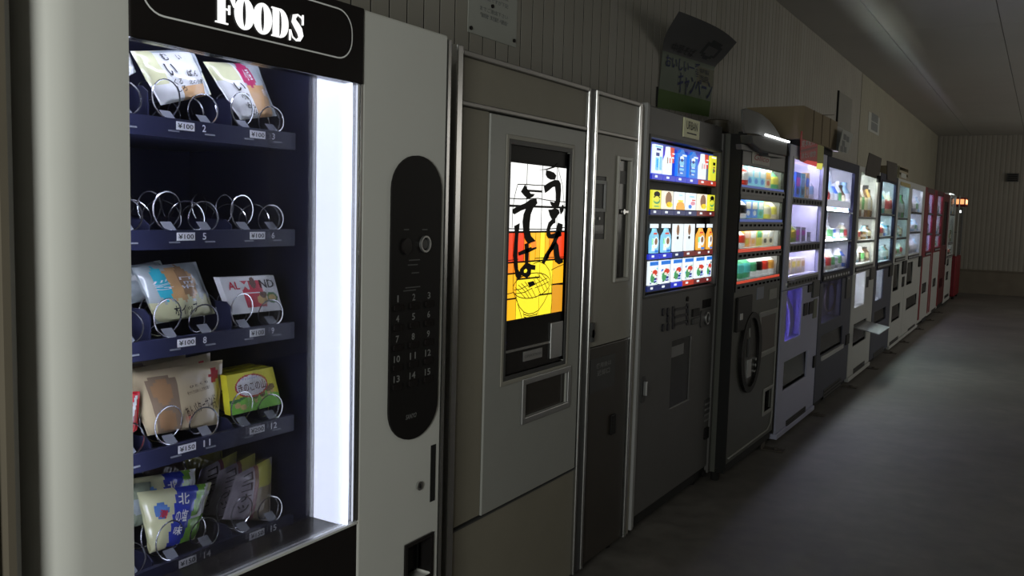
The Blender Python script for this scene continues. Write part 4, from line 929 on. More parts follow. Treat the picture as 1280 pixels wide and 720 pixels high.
for r_, r in enumerate(rows5):
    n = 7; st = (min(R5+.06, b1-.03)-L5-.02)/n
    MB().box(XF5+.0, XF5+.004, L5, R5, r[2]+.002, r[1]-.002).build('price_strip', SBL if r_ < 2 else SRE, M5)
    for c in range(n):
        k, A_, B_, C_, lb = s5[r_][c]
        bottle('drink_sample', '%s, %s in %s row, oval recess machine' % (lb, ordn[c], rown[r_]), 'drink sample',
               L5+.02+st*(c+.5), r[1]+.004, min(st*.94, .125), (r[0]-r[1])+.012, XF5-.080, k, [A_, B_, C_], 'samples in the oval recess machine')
# lower door: oval recess, poster window, return cup, pale outline
c0 = (4.72, .655)
cc = on(936, 440, XF5); zr_ = (on(936, 391, XF5)[1]-on(936, 489, XF5)[1])/2
wr_ = (on(948.5, 440, XF5)[0]-on(923.5, 440, XF5)[0])/2
OV = MB().ring(ell(cc[0], cc[1], wr_, zr_, 36), ell(cc[0], cc[1], wr_*.72, zr_*.86, 36), XF5, XF5+.018).build('oval_ring', BLACK, M5)
MB().prism(ell(cc[0], cc[1], wr_*.73, zr_*.87, 36), XF5, XF5+.004).build('oval_plate', paint('oval_dark', (.035, .033, .03), .3), M5)
MB().box(XF5+.004, XF5+.010, cc[0]-.035, cc[0]+.03, cc[1]-zr_*.62, cc[1]-zr_*.18).build('steel_plate', STEEL, M5)
MB().box(XF5+.004, XF5+.012, cc[0]-.045, cc[0]+.0, cc[1]-zr_*.1, cc[1]+zr_*.35).build('grey_plate', GREYD, M5)
for k in range(3): MB().cyl((XF5+.004, cc[0]+.10, cc[1]-.05-.035*k), .010, .010, 'x', 10).build('knob', CHROME, M5)
MB().box(XF5, XF5+.014, L5+.02, L5+.28, cc[1]+zr_*.62, rows5[3][3]-.03).build('dark_switch_plate', BLACK, M5, bevel=.004)
MB().box(XF5+.014, XF5+.018, L5+.06, L5+.10, cc[1]+zr_*.9, cc[1]+zr_*1.05).build('slot_lip', STEEL, M5)
p = ctr(282, 326, 30, 130, lambda x, y: on(895+x/5.53, 350+y/5.53, XF5)); MB().box(XF5, XF5+.004, *p).build('pale_sticker', paint('blue_grey_sticker', (.22, .24, .30), .5), M5)
p = ctr(366, 414, 60, 130, lambda x, y: on(895+x/5.53, 350+y/5.53, XF5)); cu = MB().box(XF5, XF5+.006, *p).build('coin_unit', G5L, M5, bevel=.003)
MB().box(XF5+.006, XF5+.009, p[0]+.03, p[0]+.055, p[2]+.03, p[3]-.03).build('coin_slot', BLACK, cu)
MB().plate(pst[0]-.03, pst[1]+.03, pst[2]-.03, pst[3]+.03, [pst], XF5, XF5+.008).build('poster_frame', G5L, M5, bevel=.003)
MB().box(XF5, XF5+.002, *pst).build('poster_panel', paint('brown_poster', (.085, .07, .06), .5), M5)
MB().recess(XF5-.08, XF5-.001, *rc).build('return_cup', BLACK, M5)
MB().plate(rc[0]-.02, rc[1]+.02, rc[2]-.02, rc[3]+.02, [rc], XF5, XF5+.008).build('return_frame', G5L, M5, bevel=.002)
zz = .13
path = [(XF5+.004, b0+.05, zz), (XF5+.004, b1-.14, zz), (XF5+.004, b1-.08, zz+.03), (XF5+.004, b1-.055, zz+.09), (XF5+.004, b1-.05, .9)]
MB().tube(path, .005, 6).build('outline_bead', G5L, M5)
path = [(XF5+.004, b0+.08, .86), (XF5+.004, b0+.22, .90), (XF5+.004, b0+.30, .84), (XF5+.004, b0+.33, .74)]
MB().tube(path, .006, 6).build('outline_bead', G5L, M5)
# red script name sign over the rows
C9 = lambda x, y: on(900+x/9., 130+y/9., XF5+.004)
p = ctr(366, 560, 545, 690, C9)
SG = MB().box(XF5, XF5+.006, *p).build('name_sign', paint('cream_sign', (.50, .46, .40), .5), M5, bevel=.003)
mb = MB(); write(mb, 'Glico', XF5+.0068, p[0]+.025, p[1]-.025, p[2]+.02, p[3]-.015, shear=.3)
mb.build('script_lettering', paint('dark_red_print', (.32, .02, .02), .5), SG, merge=False)
feet(M5, XF5, b0, b1)
bracket(M5, XF5, b1-.1)
# ================================================================ the lit drink machines further down the aisle
idf = lambda x, y, X=0.0: on(x, y, X)
def R4(x0, x1, y0, y1, X=0.0): return ctr(x0, x1, y0, y1, lambda x, y: on(x, y, X))
TUBES = {}
def machine(label, y0, y1, frame, lower, secs, xref, winx, tube, niches=(), panels=(), top=1.83, short='', sides=None, depth=.15, items=None, kick=None, bars=BLACK, base=None, X=0.0, tstr=10, brk=True, pal=None):
    """secs: pixel rows (top, bottom) of each shelf at column xref; winx: window edges in y"""
    T = thing('drink_vending_machine', label, 'vending machine', (-.3, (y0+y1)/2, 0))
    wy0, wy1 = winx
    Z = [(on(xref, b, X)[1], on(xref, t, X)[1]) for t, b in secs]
    wz1, wz0 = Z[0][1], Z[-1][0]
    wyi = wy1 if frame is LAV else min(y1-.03, wy1+.12)
    MB().shell(-.575, X-.05, y0+.004, y1-.004, .06, top-.004, .02).build('cabinet', sides or frame, T)
    zmid = wz0-.07
    nh = [n[:4] for n in niches]
    up = MB().plate(y0+.006, y1-.006, zmid, top, [(wy0, wy1, wz0, wz1)], X-.02, X).build('door_upper', frame, T, bevel=.005)
    lo = MB().plate(y0+.006, y1-.006, .056, zmid-.003, nh, X-.014, X-.002).build('door_lower', lower, T, bevel=.005)
    MB().box(X-.05, X+(.010 if base else -.015), y0+.01, y1-.01, .022, .054).build('base_rail', base or BLACKM, T, bevel=.003)
    MB().recess(X-.05-depth, X-.024, wy0, wyi, wz0, wz1+.03).build('interior', INNER, T)
    MB().plate(wy0-.012, wy1+.012, wz0-.012, wz1+.012, [(wy0+.004, wy1-.004, wz0+.004, wz1-.004)], X-.004, X+.004).build('window_trim', frame if frame is not LAV else WHITEM, T)
    MB().box(X-.014, X-.010, wy0, wy1, wz0, wz1).build('glass_pane', GLASS, T)
    for i, (a, b) in enumerate(Z):
        MB().cyl((X-.028, wy0+.03, b+.014), .007, wy1-wy0-.06, 'y', 8).build('fluorescent_tube', tube, T)
        if i < len(Z)-1:
            nz = Z[i+1][1]
            sh = MB().box(X-.05-depth+.02, X-.018, wy0+.002, wy1-.002, a-.008, a).build('shelf', INNER, T)
            MB().box(X-.024, X+.006, wy0+.006, wy1-.004, nz+.002, a-.006).build('button_bar', bars, sh)
        else:
            sh = MB().box(X-.05-depth+.02, X-.018, wy0+.002, wy1-.002, a+.001, a+.008).build('shelf', INNER, T)
            MB().box(X, X+.008, wy0+.006, wy1-.006, a-.055, a-.012).build('button_bar', bars, sh)
            nz, a = a-.055, a-.01
        nb = 10
        for k in range(nb):
            yy = wy0+.05+k*(wy1-wy0-.10)/(nb-1)
            MB().box(X+.006, X+.012, yy-.02, yy+.02, nz+.012, a-.016).build('select_button', GREYL if bars is BLACK else BLACK, sh)
    for n in niches:
        a, b, c, d = n[:4]; kind = n[4]
        if kind == 'display':
            MB().recess(X-.10, X-.0145, a-.02, b+.02, c, d).build('display_niche', n[5], T)
            MB().box(X-.010, X-.007, a, b, c, d).build('display_glass', GLASS, T)
            MB().cyl((X-.04, a-.011, c+.03), .008, d-c-.06, 'z', 8).build('display_tube', n[6] if len(n) > 6 else tube, T)
        else:
            MB().recess(X-.16, X-.0145, a, b, c, d).build('pickup_niche', BLACK, T)
            h_ = d-c
            MB().add([(X-.022, a+.005, d-.01), (X-.022, b-.005, d-.01), (X-.012, b-.005, c+h_*.12), (X-.012, a+.005, c+h_*.12), (X-.027, a+.005, d-.01), (X-.027, b-.005, d-.01), (X-.017, b-.005, c+h_*.12), (X-.017, a+.005, c+h_*.12)],
                     [(3, 2, 1, 0), (4, 5, 6, 7), (0, 1, 5, 4), (2, 3, 7, 6), (1, 2, 6, 5), (3, 0, 4, 7)]).build('pickup_flap', paint('smoked_flap', (.03, .03, .032), .25), T)
    for p in panels:
        nm, (a, b, c, d), m, dp = p
        MB().box(X-.002, X+dp, a, b, c, d).build(nm, m, T, bevel=.002 if dp > .006 else 0)
    if kick:
        a, b, c, d = kick
        kp = MB().box(X-.002, X+.002, a, b, c, d).build('kick_vent', GREYD, T)
        for k in range(3): MB().box(X+.002, X+.004, a+.01, b-.01, c+(d-c)*(k+.25)/3, c+(d-c)*(k+.65)/3).build('vent_slat', BLACK, kp)
    feet(T, X, y0, y1)
    if brk: bracket(T, X, y1-.08); 
    # samples on the shelves
    rnd = random.Random(int(y0*100))
    for i, (a, b) in enumerate(Z):
        its = (items[i] if items else None)
        n = len(its) if its else (7 if y0 < 8 else 6)
        span = wyi-wy0-.06; st = span/n
        for c in range(n):
            yy = wy0+.03+st*(c+.5)
            if its:
                k, cs, hf, wf, lb = its[c]
            else:
                k = rnd.choice(('bottle', 'can', 'bottle', 'carton')) if i else 'bottle'; cs = rnd.choice(pal); hf = {'bottle': .80, 'can': .52, 'carton': .60}[k]*rnd.uniform(.92, 1.05); wf = rnd.uniform(.62, .8) if k != 'carton' else .75
                lb = None
            if k == 'none': continue
            wd = min(st*wf, .14)
            z0 = a if i < len(Z)-1 else a+.0082
            if not lb: lb = '%s %s' % (cs[0].name.replace('sample_', ''), k)
            lab = '%s, %s on %s shelf of %s' % (lb, ordn[c], ['top', 'middle', 'bottom'][i], short)
            bottle('drink_sample', lab, 'drink sample', yy, z0+.0005, wd, (b-a-.03)*min(hf, .97), X-.082, k, cs, 'samples on the %s shelf of the %s' % (['top', 'middle', 'bottom'][i], short), n=10)
    return T
def pm(n, c): return paint('sample_'+n, c, .35, var=.03)
vWHT, vPUR, vBLU, vYEL, vGRN, vRED, vMAG, vGRY, vTEA, vBRN, vAMB, vSKY, vBLK, vCRM, vLIM = (pm('white', (.75, .75, .75)), pm('purple', (.24, .10, .75)), pm('blue', (.06, .2, .8)), pm('yellow', (.8, .65, .05)), pm('green', (.12, .42, .14)), pm('red', (.6, .05, .05)),
    pm('magenta', (.85, .08, .6)), pm('grey', (.42, .42, .46)), pm('teal', (.06, .35, .38)), pm('brown', (.18, .08, .04)), pm('amber', (.6, .38, .12)), pm('sky', (.35, .6, .8)), pm('black', (.02, .02, .03)), pm('cream', (.8, .72, .5)), pm('lime', (.4, .6, .12)))
PAL = [[vWHT, vGRN, vWHT], [vAMB, vWHT, vBLK], [vGRY, vWHT, vGRY], [vBLU, vWHT, vWHT], [vBRN, vCRM, vBLK], [vGRN, vWHT, vGRN], [vCRM, vRED, vWHT], [vSKY, vWHT, vSKY], [vTEA, vWHT, vWHT]]
T_PUR = glow('tube_violet', (.66, .62, 1.0), 140); T_LAV = glow('tube_lavender', (.80, .82, 1.0), 170); T_WRM = glow('tube_greenish', (.93, 1.0, .86), 280); T_CYA = glow('tube_cyan', (.72, 1.0, 1.0), 200)
T_CY2 = glow('tube_dim_cyan', (.6, .95, .95), 65); T_LV2 = glow('tube_pale_lavender', (.80, .84, 1.0), 130); T_VIO = glow('tube_strong_violet', (.66, .58, 1.0), 85); T_PNK = glow('tube_pinkish', (.78, .74, 1.0), 70); T_DIM = glow('tube_dim', (.7, .8, .75), 12)
def WX_(xl, xr, yl, yr, X=0.0): return (on(xl, yl, X)[0], on(xr, yr, X)[0])

# --- pale lavender machine with the red sign
B_ = 'bottle'; K_ = 'carton'
it6 = [
 [(B_, [vPUR, vRED, vWHT], .66, .8, 'purple and red bottle'), (K_, [vSKY, vWHT, vGRN], .55, .7, 'pale green carton'), (K_, [vBLU, vMAG, vBLK], .80, .95, 'blue and purple carton'), (K_, [vTEA, vSKY, vBLK], .80, .95, 'teal carton'), (K_, [vAMB, vBLU, vWHT], .85, .8, 'amber and blue carton'), (B_, [vWHT, vSKY, vWHT], .7, .7, 'white and sky blue bottle')],
 [(K_, [vPUR, vWHT, vPUR], .82, .95, 'tall purple carton'), (B_, [vLIM, vYEL, vGRN], .62, .85, 'lime and yellow bottle'), (K_, [vGRY, vMAG, vMAG], .48, .95, 'grey and magenta box'), (K_, [vGRY, vMAG, vGRY], .46, .95, 'second grey and magenta box'), (K_, [vWHT, vGRY, vWHT], .3, .9, 'small white box')],
 [(B_, [vWHT, vPUR, vWHT], .7, .8, 'white and purple bottle'), (K_, [vCRM, vAMB, vWHT], .8, .85, 'cream carton'), (K_, [vCRM, vYEL, vWHT], .8, .85, 'cream carton with yellow band'), (K_, [vCRM, vYEL, vWHT], .8, .85, 'cream carton with yellow band'), (K_, [vCRM, vAMB, vWHT], .78, .85, 'cream carton'), ('none', 0, 0, 0, '')]]
PURN = paint('purple_lined', (.30, .27, .62), .4)
M6 = machine('pale lavender drink machine with a red sign hung over its window', 5.405, 6.462, LAV, LAV,
    [(201, 247), (257, 303), (314, 344)], 1006, WX_(991.5, 1027, 215, 252), T_PUR, short='pale lavender machine',
    niches=[(*R4(983, 1002, 362, 422), 'display', PURN, glow('tube_violet_dim', (.45, .38, 1.0), 60)), (*R4(980, 1008.5, 446, 479), 'port')],
    panels=[('note_reader', R4(1010, 1014, 356, 365), BLACK, .006), ('coin_unit', R4(1015, 1022.5, 351, 371), GREYD, .012), ('note_slot', R4(1004.5, 1009, 379, 394), BLACK, .005), ('return_slot', R4(1011, 1016, 377, 392), BLACK, .005), ('lever_plate', R4(1016.5, 1020.5, 374, 397), paint('olive_plate', (.12, .13, .09), .5), .004), ('door_handle', R4(1016, 1018, 445, 459), BLACK, .01), ('price_sticker', R4(982, 985.5, 354, 357), WHITEP, .002)],
    kick=R4(983, 1006, 517, 524), items=it6, bars=GREYD, base=LAV, sides=LAV)
p = R4(980, 1008.5, 446, 479)
# --- dark navy machine
M7 = machine('dark navy drink machine under the cardboard box with a wide grey display', 6.472, 7.708, NAVY, NAVYL,
    [(212, 264), (267, 300), (303, 337)], 1052, WX_(1036, 1068.5, 208, 216), T_LAV, short='dark navy machine',
    niches=[(*R4(1028.5, 1052, 351, 399), 'display', paint('slate_lining', (.20, .20, .30), .5), glow('tube_grey_violet', (.6, .6, .95), 60)), (*R4(1026.5, 1052.5, 414, 437), 'port')],
    panels=[('silver_lip', R4(1026.5, 1052.5, 438, 443), STEEL, .01), ('coin_unit', R4(1057, 1062, 346, 372), GREYD, .01), ('coin_light', R4(1059, 1060, 347, 349), STEEL, .012), ('note_slot', R4(1057, 1061, 418, 430), BLACK, .006)],
    kick=R4(1030, 1050, 480, 492), pal=PAL, sides=NAVY)
# --- white machine with open flap
M8 = machine('white drink machine with a clear flap sticking out of its pickup opening', 7.722, 8.812, WHITEM, WHITEM,
    [(217, 271), (274, 299.5), (303, 329)], 1085, WX_(1076, 1097.5, 217, 222), T_WRM, short='white machine with the open flap',
    niches=[(*R4(1069.5, 1081.5, 341, 382), 'display', INNER, glow('tube_display', (.9, .95, 1), 220)), (*R4(1067, 1083, 402, 428), 'port')],
    panels=[('coin_unit', R4(1087, 1092, 334, 349), GREYD, .014), ('note_slot', R4(1083, 1085, 346, 359), BLACK, .006)],
    kick=R4(1067, 1080, 456, 463), pal=[PAL[i] for i in (0, 1, 4, 6, 7)], base=WHITEM)
p = R4(1067, 1083, 402, 428)
mb = MB(); z1 = p[3]-.02
mb.add([(-.03, p[0]+.02, z1), (-.03, p[1]-.02, z1), (.20, p[1]-.02, z1-.045), (.20, p[0]+.02, z1-.045), (-.03, p[0]+.02, z1-.006), (-.03, p[1]-.02, z1-.006), (.20, p[1]-.02, z1-.051), (.20, p[0]+.02, z1-.051)],
       [(0, 3, 2, 1), (4, 5, 6, 7), (0, 1, 5, 4), (2, 3, 7, 6), (1, 2, 6, 5), (3, 0, 4, 7)])
mb.build('open_flap', paint('frosted_plastic', (.2, .205, .21), .4, coat=.3), M8)
# --- dark machine
M9 = machine('dark drink machine with cyan lit bottles and a narrow lit display', 8.822, 9.972, NAVY, NAVYL,
    [(228, 267), (270, 295), (298, 326)], 1111, WX_(1103, 1120, 226, 231), T_CYA, short='dark machine with cyan light',
    niches=[(*R4(1095.5, 1104, 337, 374), 'display', INNER, glow('tube_display2', (.8, .9, 1), 90)), (*R4(1093, 1107, 387, 402), 'port')],
    panels=[('coin_unit', R4(1111, 1115, 330, 345), BLACK, .012)], kick=R4(1092, 1104, 437, 444), pal=PAL, sides=NAVY)
# --- pale grey machine, dim cyan
M10 = machine('pale grey drink machine dimly lit in teal with a small crate on top', 9.982, 10.985, WHITEM, WHITEM,
    [(233, 272), (275, 296), (299, 319)], 1130, WX_(1124.5, 1136.5, 232, 236), T_CY2, short='teal lit grey machine', depth=.15,
    niches=[(*R4(1117, 1124, 331, 363), 'port'), (*R4(1115, 1125, 381, 400), 'port')],
    panels=[('coin_unit', R4(1127.5, 1132, 326, 342), BLACK, .014), ('note_slot', R4(1127.5, 1130, 346, 358), BLACK, .006)], kick=R4(1112, 1122, 424, 431), pal=PAL, base=WHITEM)
M11 = machine('white drink machine lit in pale lavender beside the first red machine', 10.995, 12.44, WHITEM, WHITEM,
    [(237, 265), (268, 289), (292, 316)], 1147, WX_(1140.5, 1153.5, 237, 241), T_LV2, short='white machine beside the red ones',
    niches=[(*R4(1134, 1141, 328, 355), 'port'), (*R4(1133, 1146, 370, 384), 'port')],
    panels=[('coin_unit', R4(1148, 1151, 320, 333), BLACK, .014)], kick=R4(1135, 1143, 408, 413), pal=[PAL[i] for i in (2, 3, 7, 0)], base=WHITEM)
M12 = machine('first red drink machine with a violet lit window', 12.455, 13.69, REDE, WHITEM,
    [(243, 266), (269, 291), (294, 313)], 1164, WX_(1161.5, 1167.5, 243, 246), T_VIO, short='first red machine', sides=REDE,
    niches=[(*R4(1152.5, 1158, 354, 366), 'port')], kick=R4(1152, 1157, 397, 402), pal=PAL)
M13 = machine('second red drink machine with a pinkish lit window', 13.70, 14.93, REDE, WHITEM,
    [(245, 267), (270, 292), (295, 308)], 1175, WX_(1172.5, 1178.5, 245, 248), T_PNK, short='second red machine', sides=REDE,
    niches=[(*R4(1166, 1170, 348, 358), 'port')], kick=R4(1164, 1169, 386, 390), pal=PAL)
for T, y, w_ in ((M12, 12.50, .13), (M12, 13.55, .10), (M13, 13.75, .11), (M13, 14.80, .09)):
    MB().box(-.002, .004, y, y+w_, .10, 1.82).build('red_side_stripe', REDE, T)
for T, a, b in ((M12, 12.66, 13.5), (M13, 13.9, 14.75)):
    MB().box(-.002, .004, a, b, 1.765, 1.825).build('header_panel', paint('dark_header', (.06, .02, .025), .4), T)
# --- unlit dull red machine
M14 = thing('drink_vending_machine', 'unlit dull red machine between the second red one and the last white one', 'vending machine', (-.3, 15.4, 0))
MB().shell(-.575, -.05, 14.945, 15.88, .06, 1.82, .02).build('cabinet', REDD, M14)
wn = (15.05, 15.70, 1.02, 1.70)
MB().plate(14.95, 15.875, .10, 1.82, [wn, (15.06, 15.6, .36, .5)], -.05, 0).build('door', REDD, M14, bevel=.005)
MB().recess(-.2, -.049, *wn).build('display_niche', GREYD, M14); MB().box(-.014, -.01, *wn).build('glass_pane', GLASSD, M14)
MB().recess(-.15, -.049, 15.06, 15.6, .36, .5).build('pickup_niche', BLACK, M14)
MB().box(-.05, -.015, 14.96, 15.86, .035, .097).build('base_rail', BLACKM, M14)
MB().box(-.002, .01, 15.74, 15.82, .7, .95).build('coin_unit', BLACK, M14)
feet(M14, 0, 14.945, 15.88)
M15 = machine('last white drink machine near the far wall, barely lit', 15.90, 17.06, WHITEM, WHITEM,
    [(243, 267), (269, 303), (306, 318)], 1187, (16.02, 16.92), T_DIM, short='last white machine',
    niches=[(16.1, 16.6, .42, .56, 'port'), (16.1, 16.55, .66, .88, 'port')], kick=(16.1, 16.8, .12, .17), pal=PAL, brk=False)
# --- red machine by the far wall with a lit sign
M16 = thing('vending_machine', 'red based machine with a glass top and small lit orange sign at the far wall', 'vending machine', (-.1, 18.1, 0))
MB().box(-.5, .03, 17.6, 18.55, .05, .78).build('base_cabinet', REDE, M16, bevel=.02)
for yy in (17.62, 18.51):
    for xx in (-.48, .0): MB().box(xx, xx+.02, yy, yy+.02, .78, 1.86).build('corner_post', WHITEM, M16)
MB().box(.012, .018, 17.64, 18.51, .79, 1.66).build('glass_pane', GLASSD, M16)
MB().box(-.47, .0, 17.63, 18.52, 1.20, 1.21).build('glass_shelf', GLASSD, M16)
sg = MB().box(-.30, .10, 17.66, 18.20, 1.67, 1.83).build('sign_box', REDE, M16, bevel=.005)
MB().box(.1005, .103, 17.69, 18.17, 1.71, 1.80).box(-.26, .08, 17.655, 17.6585, 1.71, 1.80).build('lit_sign_face', glow('sign_orange', (1.0, .42, .16), 1.2), M16)
mb = MB(); write(mb, 'UFO', .1045, 17.74, 18.12, 1.72, 1.79); mb.build('sign_lettering', glow('sign_cream', (1, .85, .6), 1.6), M16, merge=False)
MB().cyl((.02, 17.7, 1.58), .02, .02, 'x', 10).build('small_lamp', glow('lamp_white', (.9, .95, 1), 6), M16)
for yy in (17.7, 18.45):
    for xx in (-.4, 0): MB().cyl((xx, yy, 0), .02, .06, 'z', 8).build('foot', BLACKM, M16)

# pale label panels under the top shelves, brightened by emission
for T, (x0, x1, y0_, y1_) in ((M7, (1034.5, 1066, 250.5, 259.5)), (M6, (988, 1026, 248, 252))):
    a = R4(x0, x1, y0_, y1_); MB().box(-.022, -.017, *a).build('label_panel', glow('glowing_label_panel', (.75, .78, .9), .9), T)

# inside the lit displays: a painted light arc, a ring, a painted bright side
a = [on(x, y, -.05) for x, y in ((983, 368), (990, 384), (992, 400), (988, 424), (984, 426), (987, 404), (986, 388), (982, 375))]
MB().prism(a, -.055, -.045).build('light_arc', paint('pale_lavender_light', (.55, .55, .75), .4), M6)
c = on(1038, 372, -.05); MB().ring(ell(c[0], c[1], .20, .11, 28), ell(c[0], c[1], .185, .10, 28), -.055, -.045).build('display_ring', paint('dull_tan_plastic', (.22, .18, .18), .5), M7)
a = [on(x, y, -.05) for x, y in ((1048, 352), (1051, 351), (1050, 394), (1048, 395))]
MB().prism(a, -.055, -.045).build('display_lit_side', paint('pale_lavender_light', (.55, .55, .75), .4), M7)
# ================================================================ things on the wall and on top of the machines
def sheet(name, label, cat, y0, y1, z0, z1, X, mat_, marks=(), d=.0015, group=None):
    o = MB().box(X, X+d, y0, y1, z0, z1).build(name, mat_); tag(o, label, cat, group)
    for (u0, u1, v0, v1, m) in marks:
        w_, h_ = y1-y0, z1-z0
        MB().box(X+d, X+d+.0004, y0+u0*w_, y0+u1*w_, z1-v1*h_, z1-v0*h_).build('print_block', m, o)
    return o
FAINT = paint('faint_print', (.19, .20, .20), .8); PAPW = paint('aged_white_paper', (.42, .43, .40), .85, var=.06)
# notice sheet over the noodle machine
n0 = (2.832, 3.19, 2.062, 2.36)
n0 = (on(584, 30, WX)[0], on(645, 30, WX)[0], on(612, 49, WX)[1], 2.42)
NT = MB().box(WX+.001, WX+.004, *n0).build('notice_sheet', PAPW); tag(NT, 'pale paper notice pinned to the wall above the noodle machine', 'notice')
for k, (u, z) in enumerate(((.30, 0), (.34, .028), (.28, .056), (.36, .10), (.30, .125))):
    mb = MB(); w_ = n0[1]-n0[0]
    write(mb, ['ご利用のお客様へ', '機械の故障の際は', 'お手数ですが下記', 'までご連絡下さい', '管理者'][k], WX+.0045, n0[0]+.22*w_, n0[0]+.80*w_, 2.275-z-.018, 2.275-z)
    mb.build('faint_lettering', FAINT, NT, merge=False)
for (a, b) in ((587, 35), (641, 51), (614, 8)):
    p = on(a, b, WX); MB().cyl((WX+.004, p[0], p[1]), .0075, .006, 'x', 10).build('pin', BLACK, NT)
# torn peeling poster over the grey machine
q = {}
def poster():
    nu, nv = 20, 30
    def edge(px, py, X): p = on(px, py, X); return Vector((X, p[0], p[1]))
    # control rows bottom to top: left, right points at growing distance from the wall
    Lc = [edge(821, 134, WX+.006), edge(826, 88, WX+.008), edge(828, 66, WX+.02), edge(832, 44, WX+.09), edge(849, 14, WX+.22)]
    Rc = [edge(886, 146, WX+.006), edge(891, 108, WX+.008), edge(893, 86, WX+.02), edge(905, 72, WX+.10), edge(921, 53, WX+.24)]
    def cr(P, t):
        t = t*(len(P)-1); i = min(int(t), len(P)-2); f = t-i
        p0, p1, p2, p3 = P[max(i-1, 0)], P[i], P[i+1], P[min(i+2, len(P)-1)]
        return .5*((2*p1)+(p2-p0)*f+(2*p0-5*p1+4*p2-p3)*f*f+(3*p1-p0-3*p2+p3)*f**3)
    def S_(u, v, off=0):
        p = cr(Lc, v).lerp(cr(Rc, v), u)+Vector((max(0, v-.5)*.08*math.sin(math.pi*u), 0, 0))
        return p+Vector((off, 0, -off*.3*(v > .5)))
    mb = MB(); vs = [S_(i/nu, j/nv) for j in range(nv+1) for i in range(nu+1)]
    vb = [v-Vector((.0012, 0, 0)) for v in vs]; N = len(vs)
    def mt(u, v): 
        if v > .52: return 2 if ((u-.7)/.17)**2+((v-.74)/.13)**2 < 1 and ((u-.7)/.10)**2+((v-.74)/.07)**2 > 1 else 0  # peeled upper half drawn darker, its shade put into the colour
        if v < .14: return 1
        if u > .66 and .24 < v < .46: return 4
        return 3
    fs, ms = [], []
    for j in range(nv):
        for i in range(nu):
            a = j*(nu+1)+i; mb.add([vs[a], vs[a+1], vs[a+nu+2], vs[a+nu+1]], [(0, 1, 2, 3)], mt((i+.5)/nu, (j+.5)/nv))
            mb.add([vb[a], vb[a+1], vb[a+nu+2], vb[a+nu+1]], [(3, 2, 1, 0)], 0)
    o = mb.build('poster', [paint('poster_shaded', (.105, .105, .11), .7), paint('poster_green', (.075, .14, .03), .7), paint('poster_dark', (.04, .045, .05), .7), paint('poster_pale', (.16, .19, .15), .7), paint('poster_tan', (.15, .15, .10), .7)], None, smooth=True)
    tag(o, 'green and pale poster on the wall whose shaded upper half peels forward', 'poster')
    def txt(body, u0, u1, v0, v1, m):
        vs2, fs2 = text_mesh(body)
        MB().add([S_(u0+a*(u1-u0), v0+b*(v1-v0), .004) for a, b in vs2], fs2).build('lettering', m, o, merge=False)
    B2 = paint('poster_blue', (.012, .02, .09), .7); B3 = paint('poster_faint_print', (.05, .05, .055), .7)
    txt('おいしい一番', .06, .70, .30, .50, B2); txt('キャンペーン', .30, .98, .13, .29, B2); txt('中華そば', .12, .48, .56, .70, B3); txt('特製', .7, .9, .36, .44, B3); txt('当店', .7, .9, .26, .34, B3)
poster()
p = on(822, 118, WX); o = MB().box(WX+.001, WX+.008, p[0]-.022, p[0]-.012, p[1]-.07, p[1]+.04).build('tape_strip', BLACKM); tag(o, 'short black strip on the wall beside the peeling poster', 'tape')
# wall sheets further down
y0, z1 = on(1086, 137, WX); y1, z0 = on(1098, 170, WX)
o = MB().box(WX+.001, WX+.004, y0, y1, z0, z1-.02).build('wall_notice', PAPW); tag(o, 'small white notice with two dark pictures high on the bare wall panel', 'notice')
for k in (0, 1):
    zz = z0+.03+k*(z1-z0-.02)*.48; MB().box(WX+.004, WX+.0046, y0+.25*(y1-y0), y0+.85*(y1-y0), zz, zz+.10).build('print_block', FAINT, o)
y0, z1 = on(1047, 113, WX); y1, z0 = on(1062, 168, WX)
o = MB().box(WX+.001, WX+.006, y0+.03, y1, z0, z1).build('wall_plate', paint('grey_plate', (.21, .205, .18), .6)); tag(o, 'plain grey plate fixed to the wall behind the cardboard box', 'plate')
MB().box(WX+.001, WX+.016, y0, y0+.03, z0, z1).build('dark_edge', BLACKM, o)
yy = on(1078, 120, WX)[0]
# lamp hood on the curved-door machine
XH = .035
H = thing('lamp_hood', 'grey quarter-round lamp hood with a bright edge streak on the oval recess machine', 'lamp', (XH-.1, 4.85, 1.78))
Ch = lambda x, y: on(900+x/9., 130+y/9., XH)
out = [Ch(*p) for p in ((262, 60), (300, 48), (370, 70), (430, 93), (480, 120), (560, 185), (620, 260), (670, 345), (692, 400), (692, 470))]
low = [Ch(*p) for p in ((692, 600), (500, 560), (392, 530), (300, 445), (286, 330), (264, 200))]
HG = paint('hood_grey', (.095, .095, .088), .6, var=.2); HG2 = paint('hood_grey_dark', (.07, .07, .065), .6, var=.2)
MB().prism([Ch(*p) for p in ((262, 60), (300, 48), (370, 70), (430, 93), (480, 120), (560, 185), (620, 260), (670, 345), (700, 425), (440, 345), (286, 330), (264, 200))], XH-.012, XH).build('hood_plate', HG, H, bevel=.003)
MB().prism([Ch(*p) for p in ((440, 352), (700, 432), (690, 590), (500, 552), (396, 525), (304, 445), (288, 345))], XH-.03, XH+.03).build('hood_housing', HG2, H, bevel=.006)
MB().prism([Ch(*p) for p in ((250, 450), (390, 480), (400, 535), (255, 510))], XH-.032, XH-.005).build('mounting_bracket', GREYD, H)
MB().prism([Ch(*p) for p in ((500, 552), (690, 585), (690, 612), (505, 582))], XH-.032, XH+.02).build('mounting_foot', GREYD, H)
a, b = Ch(435, 347), Ch(703, 428)
MB().tube([(XH+.036, a[0], a[1]), (XH+.036, b[0], b[1])], .0055, 8).build('bright_streak', glow('streak_glow', (.95, .98, 1.0), 5), H)  # emissive strip drawn for the bright streak on the folded edge
